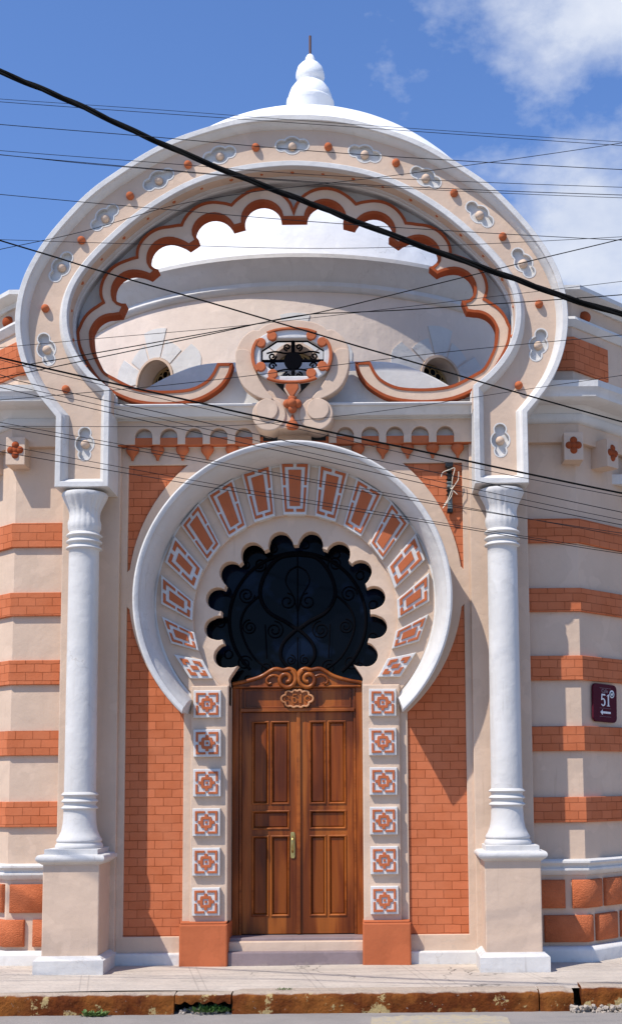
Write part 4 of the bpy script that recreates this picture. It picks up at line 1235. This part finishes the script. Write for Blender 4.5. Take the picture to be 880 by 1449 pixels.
join_mesh('ruled_lines', [shape_mesh([[(-.11, z-.0015), (.11, z-.0015), (.11, z+.0015), (-.11, z+.0015)]], -.015, -.008, .0004) for z in (.172, -.062, -.158)], SIGND, SG)
shape('round_sticker', [circle(.128, .112, .046, 28)], -.016, -.01, SIGNW, SG, .001)
shape('sticker_centre', [circle(.126, .108, .032, 24)], -.019, -.012, SIGNB, SG, .001)
shape('sticker_bird', [[(.108, .10), (.118, .125), (.126, .108), (.141, .13), (.133, .10), (.123, .09)]], -.021, -.016, SIGNW, SG, .0005)

# utility rack on the right brick panel
ux_, uz_ = at(636, 690, -.02)
UR = tag(empty('cable_rack', (ux_, .03, uz_)), 'black and grey cable rack with loose white wires on the upper right brick panel', 'cable rack')
box('back_bar', -.028, .028, -.05, .0, -.26, .25, PORC, UR, .006)
for i, z in enumerate((.20, .11, .02, -.07)):
    lathe('insulator', [(0, z+.04), (.03, z+.038), (.042, z+.025), (.028, z+.012), (.028, z-.012), (.042, z-.022), (.03, z-.035), (0, z-.036)], (-.005, -.085), IRON if i in (0, 1, 3) else PORC, UR, 16, 50)
tubes('bolt_rod', [([(-.005, -.085, -.16), (-.005, -.085, .26)], .007)], .007, IRON, UR)
box('bottom_clamp', -.035, .03, -.09, -.02, -.30, -.25, IRON, UR, .01)
box('top_clamp', -.05, .04, -.10, -.02, .235, .29, IRON, UR, .01)
wp = [spline([(-.10, -.12, .11), (-.08, -.13, .16), (0, -.14, .19), (.055, -.14, .205), (.03, -.13, .1), (.02, -.12, 0), (.02, -.12, -.1), (-.03, -.12, -.18), (-.09, -.13, -.26)], 5),
      spline([(.10, -.12, .17), (.095, -.13, .08), (.06, -.13, .02), (.02, -.13, -.04), (-.02, -.12, -.14), (-.07, -.12, -.22)], 5),
      spline([(.0, -.12, -.02), (.04, -.13, -.06), (.08, -.13, -.10)], 5)]
tubes('loose_wire', wp, .005, WIREW, UR, 6)

# ================================================================== GROUND
def groundmat_concrete():
    m, nt, b = newmat('pavement_concrete')
    c = mix(nt, ramp(nt, noise(nt, 1.3, 6, .65), [(.3, 0), (.7, 1)]), (.56, .48, .395), (.43, .37, .305))
    c = mix(nt, ramp(nt, noise(nt, 22, 6, .75), [(.50, 0), (.70, .5)]), c, (.27, .235, .20))
    c = mix(nt, ramp(nt, noise(nt, 1.0, 6, .75, stretch=(.8, 5, 1)), [(.60, 0), (.66, .55)]), c, (.17, .15, .13))
    # cracks
    vo = N(nt, 'ShaderNodeTexVoronoi', feature='DISTANCE_TO_EDGE'); vo.inputs['Scale'].default_value = .9
    g = N(nt, 'ShaderNodeNewGeometry'); nz = N(nt, 'ShaderNodeTexNoise'); nz.inputs['Scale'].default_value = 4; nt.links.new(g.outputs['Position'], nz.inputs['Vector'])
    sv = N(nt, 'ShaderNodeVectorMath', operation='MULTIPLY_ADD'); sv.inputs[1].default_value = (.35, .35, .35); nt.links.new(nz.outputs['Color'], sv.inputs[0]); nt.links.new(g.outputs['Position'], sv.inputs[2])
    nt.links.new(sv.outputs[0], vo.inputs['Vector'])
    cr = ramp(nt, vo.outputs['Distance'], [(.0, 1), (.010, 0)])
    gate = ramp(nt, noise(nt, .7, 3), [(.48, 0), (.6, 1)])
    ml = N(nt, 'ShaderNodeMath', operation='MULTIPLY'); nt.links.new(cr, ml.inputs[0]); nt.links.new(gate, ml.inputs[1])
    c = mix(nt, ml.outputs[0], c, (.10, .085, .07))
    # tooled joints every 1.15 m
    sx = N(nt, 'ShaderNodeSeparateXYZ'); nt.links.new(g.outputs['Position'], sx.inputs[0])
    ad = N(nt, 'ShaderNodeMath', operation='MULTIPLY_ADD'); ad.inputs[1].default_value = .22; nt.links.new(sx.outputs[1], ad.inputs[0]); nt.links.new(sx.outputs[0], ad.inputs[2])
    pp_ = N(nt, 'ShaderNodeMath', operation='PINGPONG'); pp_.inputs[1].default_value = .58; nt.links.new(ad.outputs[0], pp_.inputs[0])
    ab = N(nt, 'ShaderNodeMath', operation='SUBTRACT'); ab.inputs[1].default_value = .04; nt.links.new(pp_.outputs[0], ab.inputs[0])
    a2 = N(nt, 'ShaderNodeMath', operation='ABSOLUTE'); nt.links.new(ab.outputs[0], a2.inputs[0])
    jf = ramp(nt, a2.outputs[0], [(.0, .45), (.012, 0)])
    c = mix(nt, jf, c, (.22, .18, .15))
    nt.links.new(c, b.inputs['Base Color']); b.inputs['Roughness'].default_value = .9
    bump(nt, b, noise(nt, 30, 6, .7), .6, .01); bump(nt, b, noise(nt, 3, 4), .5, .03)
    return m
PAVE = groundmat_concrete()
def asphalt():
    m, nt, b = newmat('asphalt')
    c = mix(nt, ramp(nt, noise(nt, 2, 5), [(.3, 0), (.7, 1)]), (.30, .265, .235), (.22, .20, .18))
    c = mix(nt, ramp(nt, noise(nt, 90, 4, .8), [(.45, 0), (.7, .6)]), c, (.36, .33, .30))
    nt.links.new(c, b.inputs['Base Color']); b.inputs['Roughness'].default_value = .95
    bump(nt, b, noise(nt, 80, 5, .8), .8, .008)
    return m
ASPH = asphalt()
def kerbmat():
    m, nt, b = newmat('worn_kerb_paint')
    c = mix(nt, ramp(nt, noise(nt, 9, 5, .7), [(.35, 0), (.65, 1)]), (.15, .040, .009), (.075, .018, .006))
    c = mix(nt, ramp(nt, noise(nt, 2.2, 5, .6), [(.45, 0), (.6, .7)]), c, (.27, .095, .02))
    c = mix(nt, ramp(nt, noise(nt, 3.7, 7, .7), [(.575, 0), (.60, 1)]), c, (.40, .29, .13))
    c = mix(nt, ramp(nt, noise(nt, 13, 6, .75), [(.64, 0), (.67, 1)]), c, (.30, .26, .22))
    c = mix(nt, ramp(nt, noise(nt, 30, 6, .75), [(.60, 0), (.68, .8)]), c, (.06, .03, .02))
    g = N(nt, 'ShaderNodeNewGeometry'); sx = N(nt, 'ShaderNodeSeparateXYZ'); nt.links.new(g.outputs['Normal'], sx.inputs[0])
    tf = ramp(nt, sx.outputs[2], [(.75, 0), (.98, .9)])
    c = mix(nt, tf, c, (.46, .38, .30))
    nt.links.new(c, b.inputs['Base Color']); b.inputs['Roughness'].default_value = .9; b.inputs['Specular IOR Level'].default_value = .1
    bump(nt, b, noise(nt, 12, 6, .7), 1.0, .03); bump(nt, b, noise(nt, 50, 5, .7), .6, .006)
    return m
KERB = kerbmat()
def yellow():
    m, nt, b = newmat('faded_yellow_road_paint')
    c = mix(nt, ramp(nt, noise(nt, 14, 6, .75), [(.42, 0), (.6, 1)]), (.42, .35, .23), (.33, .30, .26))
    nt.links.new(c, b.inputs['Base Color']); b.inputs['Roughness'].default_value = .9
    bump(nt, b, noise(nt, 80, 5, .8), .6, .006)
    return m
YEL = yellow()
YK = -1.93; KH = .19; GZ = .055
rd = mesh('road', [(-400, -400, -KH), (400, -400, -KH), (400, 400, -KH), (-400, 400, -KH)], [(0, 1, 2, 3)], ASPH, None, None, False); tag(rd, kind='structure')
# pavement sheet (slightly uneven)
bm = bmesh.new(); bmesh.ops.create_grid(bm, x_segments=160, y_segments=60, size=1)
for v_ in bm.verts:
    x = v_.co.x*14; y = YK+.16+(v_.co.y+1)/2*11.5
    v_.co = Vector((x, y, .008*math.sin(x*2.1+y)*math.cos(y*3+x*.7)-.006*math.sin(x*.7)))
me = bpy.data.meshes.new('pavement'); bm.to_mesh(me); bm.free(); pv = link('pavement', me, PAVE, None, 180); tag(pv, kind='structure')
# kerb stones: individually worn
KB = []
def kerb_seg(x0, x1, dz=0, chip=False, mat=KERB, nm='kerb'):
    nx_ = max(4, int((x1-x0)/.035)); prof = [(.3, 0), (.12, 0), (.05, -.002), (.018, -.012), (.003, -.032), (0, -.07), (.0, -.12), (-.004, -KH-.02)]
    v = []; f = []
    rs_ = random.random()*10
    for i in range(nx_+1):
        x = x0+(x1-x0)*i/nx_
        e_ = min(i, nx_-i)
        for j, (dy, z) in enumerate(prof):
            w = .006*math.sin(x*23+rs_+j)+.005*math.sin(x*51+j*2+rs_*3)+random.uniform(-.003, .003)
            ed = .014*max(0, 1-e_/2.0) if 1 < j < 7 else 0
            v.append((x, YK+dy+w*.8+ed, z+dz+(w if 1 < j < 5 else 0)-ed*.5))
    m_ = len(prof)
    for i in range(nx_):
        for j in range(m_-1): f.append((i*m_+j, (i+1)*m_+j, (i+1)*m_+j+1, i*m_+j+1))
    f.append(tuple(range(m_))); f.append(tuple(nx_*m_+j for j in range(m_)))
    o = mesh(nm, v, f, mat, None, 50); tag(o, kind='structure'); return o
kerb_seg(-7.5, -3.1); kerb_seg(-3.09, -1.03); kerb_seg(-.475, 2.445); kerb_seg(2.458, 2.78); kerb_seg(2.86, 7.5, .035)
kerb_seg(-5, 1, -.2) if False else None
# broken stretch: thinner overhanging crust above a hollow
def crust(x0, x1):
    n_ = 30; v = []; f = []
    for i in range(n_+1):
        x = x0+(x1-x0)*i/n_; b_ = .085+.012*math.sin(i*.9)+random.uniform(-.006, .006)
        for dy, z in ((.3, 0), (.05, -.002), (.012, -.014), (.0, -.04), (.004, -b_), (.06, -b_-.01), (.3, -b_-.01)):
            v.append((x, YK+dy+random.uniform(-.004, .004), z))
    m_ = 7
    for i in range(n_):
        for j in range(m_): f.append((i*m_+j, (i+1)*m_+j, (i+1)*m_+(j+1) % m_, i*m_+(j+1) % m_))
    f.append(tuple(range(m_))); f.append(tuple(n_*m_+j for j in range(m_)))
    tag(mesh('kerb', v, f, KERB, None, 50), kind='structure')
crust(-1.018, -.487)
CK = [at(250, 1425, YK)[0], at(335, 1425, YK)[0]]
RUB = plaster('broken_concrete', (.33, .29, .25), .3, gfac=.3, bs=1)
def rubble(name, n_, xr, yr, zr, size, mat, label, cat):
    bm = bmesh.new()
    for i in range(n_):
        s_ = size*random.uniform(.4, 1.2)
        mt = Matrix.Translation((random.uniform(*xr), random.uniform(*yr), random.uniform(*zr))) @ Matrix.Rotation(random.uniform(0, 6), 4, Vector((random.random(), random.random(), random.random()+.1)))
        r_ = bmesh.ops.create_icosphere(bm, subdivisions=2, radius=s_, matrix=mt)
        for v_ in r_['verts']: v_.co += Vector([random.uniform(-.22, .22)*s_ for _ in range(3)])
    me = bpy.data.meshes.new(name); bm.to_mesh(me); bm.free(); o = link(name, me, mat); tag(o, label, cat, kind='stuff'); return o
rubble('gravel', 60, (-1.0, -.5), (YK+.0, YK+.2), (-KH, -KH+.03), .02, RUB, 'dark crumbled grit inside the broken hollow of the kerb', 'grit')
SCRM = plaster('pale_rubble_concrete', (.36, .32, .27), .3, gfac=.2, bs=1)
rubble('rubble', 200, (2.74, 3.6), (YK-.10, YK+.03), (-KH-.01, -KH+.06), .020, SCRM, 'pale broken concrete rubble at the damaged right end of the kerb', 'rubble')
# yellow paint patches on the road
def patch(x0, x1, y0, y1, z):
    n_ = 40; top_ = [(x0+(x1-x0)*i/n_+random.uniform(-.03, .03), y1+random.uniform(-.03, .03)-.12*abs(2*i/n_-1)**3) for i in range(n_+1)]
    bot_ = [(x1-(x1-x0)*i/n_, y0) for i in range(n_+1)]
    p_ = top_+bot_
    o = mesh('road_marking', [(x, y, z) for x, y in p_], [tuple(range(len(p_)))], YEL, None, None, False); tag(o, kind='structure')
patch(.85, 2.1, YK-1.3, YK-.16, -KH+.004)

# weeds
def weed(x, y, z, n_, h, spread, label, leafm):
    g = tag(empty('weed', (x, y, z)), label, 'weed')
    v = []; f = []
    for i in range(n_):
        a = random.uniform(0, 2*PI); r0_ = spread*math.sqrt(random.random())*.6
        b_ = Vector((r0_*math.cos(a)*1.6, r0_*math.sin(a)*.5, 0)); hh = h*random.uniform(.4, 1)
        d_ = Vector((random.uniform(-1, 1), random.uniform(-1, .6), random.uniform(.3, 1.2))).normalized()
        tip = b_+d_*hh; w = hh*random.uniform(.12, .3); s_ = Vector((-d_.y, d_.x, random.uniform(-.3, .3))).normalized()*w
        m_ = (b_+tip)/2+Vector((0, 0, hh*.12)); k0 = len(v)
        v += [b_, m_-s_, tip, m_+s_]; f.append((k0, k0+1, k0+2, k0+3))
    mesh('foliage', v, f, leafm, g, None, False)
    tubes('stem', [[(0, 0, -.01), (random.uniform(-.02, .02), -.01, h*.5)] for _ in range(4)], .003, leafm, g, 4)
wx = at(136, 1440, YK-.03)[0]
weed(at(134, 1438, YK-.04)[0], YK-.05, -KH, 130, .075, .12, 'bright green weed tuft at the foot of the kerb, left of the broken hollow', LEAF2)
weed(at(300, 1436, YK)[0], YK+.02, -KH+.02, 150, .085, .2, 'dark green leafy weeds growing out of the broken kerb hollow', LEAF)
weed(at(402, 1411, YK+.2)[0], YK+.2, .0, 50, .03, .1, 'tiny flat weed in the pavement crack in front of the door steps', LEAF2)

for o in list(C.objects):
    if o.name.split('.')[0] in ('road', 'pavement', 'kerb', 'gravel', 'rubble', 'road_marking', 'weed'): o.location.z += GZ

# ================================================================== OVERHEAD CABLES
def cable(px, Y, r, label, mat=CABLE2, twist=False, Y1=None, group=None):
    Y1 = Y if Y1 is None else Y1
    x0, x1 = px[0][0], px[-1][0]
    P3 = []
    for x, y in px:
        t = (x-x0)/(x1-x0); yy = Y+(Y1-Y)*t; q = at(x, y, yy); P3.append((q[0], yy, q[1]))
    # run on beyond the frame in the same curve
    d0 = Vector(P3[0])-Vector(P3[1]); d0.normalize(); d1 = Vector(P3[-1])-Vector(P3[-2]); d1.normalize()
    pre = [tuple(Vector(P3[0])+d0*l+Vector((0, 0, .010*l*l))) for l in (9, 6, 3, 1)]
    post = [tuple(Vector(P3[-1])+d1*l+Vector((0, 0, .010*l*l))) for l in (1, 3, 6, 9)]
    path = spline(pre+P3+post, 10)
    if twist:
        a_ = []; b_ = []; c_ = []
        dense = []
        for i in range(len(path)-1):
            p_, q_ = Vector(path[i]), Vector(path[i+1]); n_ = max(1, int((q_-p_).length/.04))
            dense += [p_+(q_-p_)*j/n_ for j in range(n_)]
        for i, p_ in enumerate(dense):
            th = i*.04*2*PI/1.3
            for lst, ph in ((a_, 0), (b_, 2*PI/3), (c_, 4*PI/3)):
                lst.append(p_+Vector((0, math.cos(th+ph), math.sin(th+ph)))*r*1.05)
        paths = [a_, b_, c_]
    else: paths = [path]
    o = tubes('cable', paths, r, mat, None, 6)
    tag(o, label, 'cable', group or 'overhead cables in front of the facade')
    return o
cable([(0, 101), (60, 126), (115, 150), (180, 181), (240, 208), (325, 244), (400, 273), (440, 288), (500, 312), (593, 347), (686, 380), (740, 399), (800, 421), (880, 445)], -5.0, .0125, 'thickest black twisted cable sloping down across the big arch', CABLE, True)
cable([(0, 340), (73, 362), (146, 384.5), (300, 429), (388, 455), (500, 488), (580, 511), (730, 555), (880, 597)], -4.5, .0062, 'medium black cable sloping down from the left sky to the right cornice end', CABLE)
cable([(0, 506), (136, 537), (300, 574), (330, 581.5), (500, 618.5), (580, 635), (730, 667), (880, 698)], -4.0, .008, 'thick straight black cable sloping across the frieze below the round grille', CABLE)
cable([(0, 522.5), (150, 497), (300, 470), (380, 455), (461, 440), (580, 411), (730, 374), (880, 338)], -3.6, .0045, 'black cable rising rightwards over the arch curl, upper of a pair', CABLE)
cable([(0, 535), (150, 504), (300, 472.5), (420, 447), (500, 442), (580, 438), (730, 428), (880, 417)], -3.4, .0045, 'black cable rising at left then levelling off past the right curl', CABLE)
thin = [
 ([(0, 140), (220, 155), (440, 171.5), (660, 187), (880, 201)], 'topmost thin wire crossing blue sky just under the finial'),
 ([(0, 144), (220, 160), (440, 175.5), (660, 191), (880, 206)], 'second thin wire from the top, close below the topmost one'),
 ([(0, 176), (220, 194), (440, 213.5), (660, 228), (880, 240)], 'thin wire crossing the topmost rosette of the big arch'),
 ([(0, 213), (220, 230), (440, 247), (660, 257), (880, 265)], 'thin wire over the inner rim at the crown of the big arch'),
 ([(0, 219), (220, 239), (440, 257), (660, 268), (880, 276)], 'thin wire over the soffit at the crown of the big arch'),
 ([(220, 240), (440, 258.5), (660, 271), (880, 280)], 'thin wire closely below the soffit wire, mostly over the right cloud'),
 ([(0, 275), (220, 295), (440, 313.5), (660, 328), (880, 340)], 'thin wire across the white dome wall just below the top scallops'),
 ([(0, 339), (220, 346), (440, 351.5), (640, 347), (880, 335)], 'thin nearly level wire along the top of the drum cornice'),
 ([(0, 353), (120, 327), (245, 291), (370, 270), (440, 262)], 'thin wire rising rightwards over the left shoulder of the big arch'),
 ([(20, 490), (150, 478), (300, 465), (440, 450), (660, 424), (880, 398)], 'faint thin wire rising across the pink drum wall'),
 ([(0, 566), (150, 553), (300, 538), (580, 504), (730, 488), (880, 474)], 'faint thin wire rising across the middle of the round grille'),
 ([(0, 603), (300, 603), (440, 593), (580, 576), (730, 553), (880, 531)], 'faint thin wire along the cornice rising to the right wing'),
 ([(0, 509), (58, 524), (300, 580.5), (440, 611), (620, 652), (880, 703)], 'thin wire just below the thick cable on the frieze'),
 ([(0, 530), (44, 543), (300, 600), (440, 632), (652, 676), (880, 725)], 'thin wire over the corbels, upper of the dark pair at the right capital'),
 ([(0, 541), (300, 609), (440, 641), (652, 688), (880, 736)], 'thin wire crossing the voussoirs and the top of the right capital'),
 ([(0, 548), (300, 617), (440, 648), (652, 696), (880, 743)], 'thin wire right below the capital-top wire, third in that bundle'),
 ([(0, 597.5), (300, 652), (440, 678), (620, 711), (880, 758)], 'thin wire through the middle of the brick spandrels'),
 ([(0, 603), (150, 630), (300, 656), (440, 682)], 'thin wire hugging the spandrel wire on the left box'),
 ([(0, 629), (300, 684.5), (440, 708), (620, 739), (880, 781)], 'thin lowest wire crossing the right column rings'),
 ([(0, 639), (300, 690), (440, 713), (620, 742), (750, 763)], 'thin wire closely below the lowest column ring wire'),
]
for i, (pts_, lb) in enumerate(thin):
    cable(pts_, -3.0-.35*((i*5) % 11), .0026, lb, CABLE2, Y1=-3.0-.35*((i*5) % 11)+.2)

# ================================================================== LIGHT, SKY
AZ, EL = 47, 54
d = Vector((math.sin(R(AZ))*math.cos(R(EL)), math.cos(R(AZ))*math.cos(R(EL)), -math.sin(R(EL))))
sun = bpy.data.objects.new('sun', bpy.data.lights.new('sun', 'SUN')); C.objects.link(sun)
sun.data.energy = 4.85; sun.data.angle = R(.5); sun.data.color = (1, .945, .865)
sun.rotation_euler = d.to_track_quat('-Z', 'Y').to_euler(); sun.location = (-10, -12, 20)
w = bpy.data.worlds.new('World'); sc.world = w; w.use_nodes = True
nt = w.node_tree; bg = nt.nodes['Background']
sky = N(nt, 'ShaderNodeTexSky'); sky.sky_type = 'NISHITA'; sky.sun_disc = False
sky.sun_elevation = R(EL); sky.sun_rotation = R(180+AZ); sky.air_density = 1.0; sky.dust_density = .3; sky.ozone_density = 4.0
tc = N(nt, 'ShaderNodeTexCoord')
def cloudmask(scale, lo, hi, off):
    mp = N(nt, 'ShaderNodeMapping'); mp.inputs['Location'].default_value = off; mp.inputs['Scale'].default_value = (1, 1, 1.5)
    nt.links.new(tc.outputs['Generated'], mp.inputs['Vector'])
    n_ = N(nt, 'ShaderNodeTexNoise'); n_.inputs['Scale'].default_value = scale; n_.inputs['Detail'].default_value = 9; n_.inputs['Roughness'].default_value = .58
    nt.links.new(mp.outputs[0], n_.inputs['Vector']); return n_.outputs['Fac'], lo, hi
def blob(px, py, rx, rz):
    """soft region of sky round a direction"""
    q = at(px, py, 0); v_ = Vector((q[0]-CX, -CY, q[1]-CZ)).normalized()
    return v_
def region(c, sx_, sz_):
    s_ = N(nt, 'ShaderNodeVectorMath', operation='SUBTRACT'); nt.links.new(tc.outputs['Generated'], s_.inputs[0]); s_.inputs[1].default_value = c
    m_ = N(nt, 'ShaderNodeVectorMath', operation='MULTIPLY'); nt.links.new(s_.outputs[0], m_.inputs[0]); m_.inputs[1].default_value = (1/sx_, .6, 1/sz_)
    l_ = N(nt, 'ShaderNodeVectorMath', operation='LENGTH'); nt.links.new(m_.outputs[0], l_.inputs[0]); return l_.outputs['Value']
nf, _, _ = cloudmask(7.5, 0, 0, (3.1, 0, 1.7))
tot = None
for (px_, py_, sx_, sz_, wt) in ((860, 5, .13, .055, 1.0), (650, 110, .08, .03, .42), (840, 330, .085, .085, 1.12), (500, 60, .03, .02, .18), (1150, 250, .25, .2, .9)):
    rg = region(blob(px_, py_, 0, 0), sx_, sz_)
    mr = N(nt, 'ShaderNodeMapRange'); mr.inputs['From Min'].default_value = 0; mr.inputs['From Max'].default_value = 1.6; mr.inputs['To Min'].default_value = wt; mr.inputs['To Max'].default_value = 0; nt.links.new(rg, mr.inputs['Value'])
    if tot is None: tot = mr.outputs[0]
    else:
        mx_ = N(nt, 'ShaderNodeMath', operation='MAXIMUM'); nt.links.new(tot, mx_.inputs[0]); nt.links.new(mr.outputs[0], mx_.inputs[1]); tot = mx_.outputs[0]
sm = N(nt, 'ShaderNodeMath', operation='MULTIPLY_ADD'); nt.links.new(tot, sm.inputs[0]); sm.inputs[1].default_value = .55; nt.links.new(nf, sm.inputs[2])
cf = ramp(nt, sm.outputs[0], [(.72, 0), (.84, .5), (.98, .95)])
cn = ramp(nt, nf, [(.35, (3.5, 4.1, 5.5)), (.65, (5.6, 5.9, 6.6))])
hs = N(nt, 'ShaderNodeHueSaturation'); hs.inputs['Saturation'].default_value = 1.0; nt.links.new(mix(nt, 1.0, sky.outputs[0], (.92, 1.08, 1.38), 'MULTIPLY'), hs.inputs['Color'])
mxc = mix(nt, cf, hs.outputs[0], cn)
nt.links.new(mxc, bg.inputs['Color']); bg.inputs['Strength'].default_value = .135
sc.view_settings.view_transform = 'Standard'; sc.view_settings.look = 'None'; sc.view_settings.gamma = 1; sc.view_settings.exposure = .12
sc.render.engine = 'CYCLES'
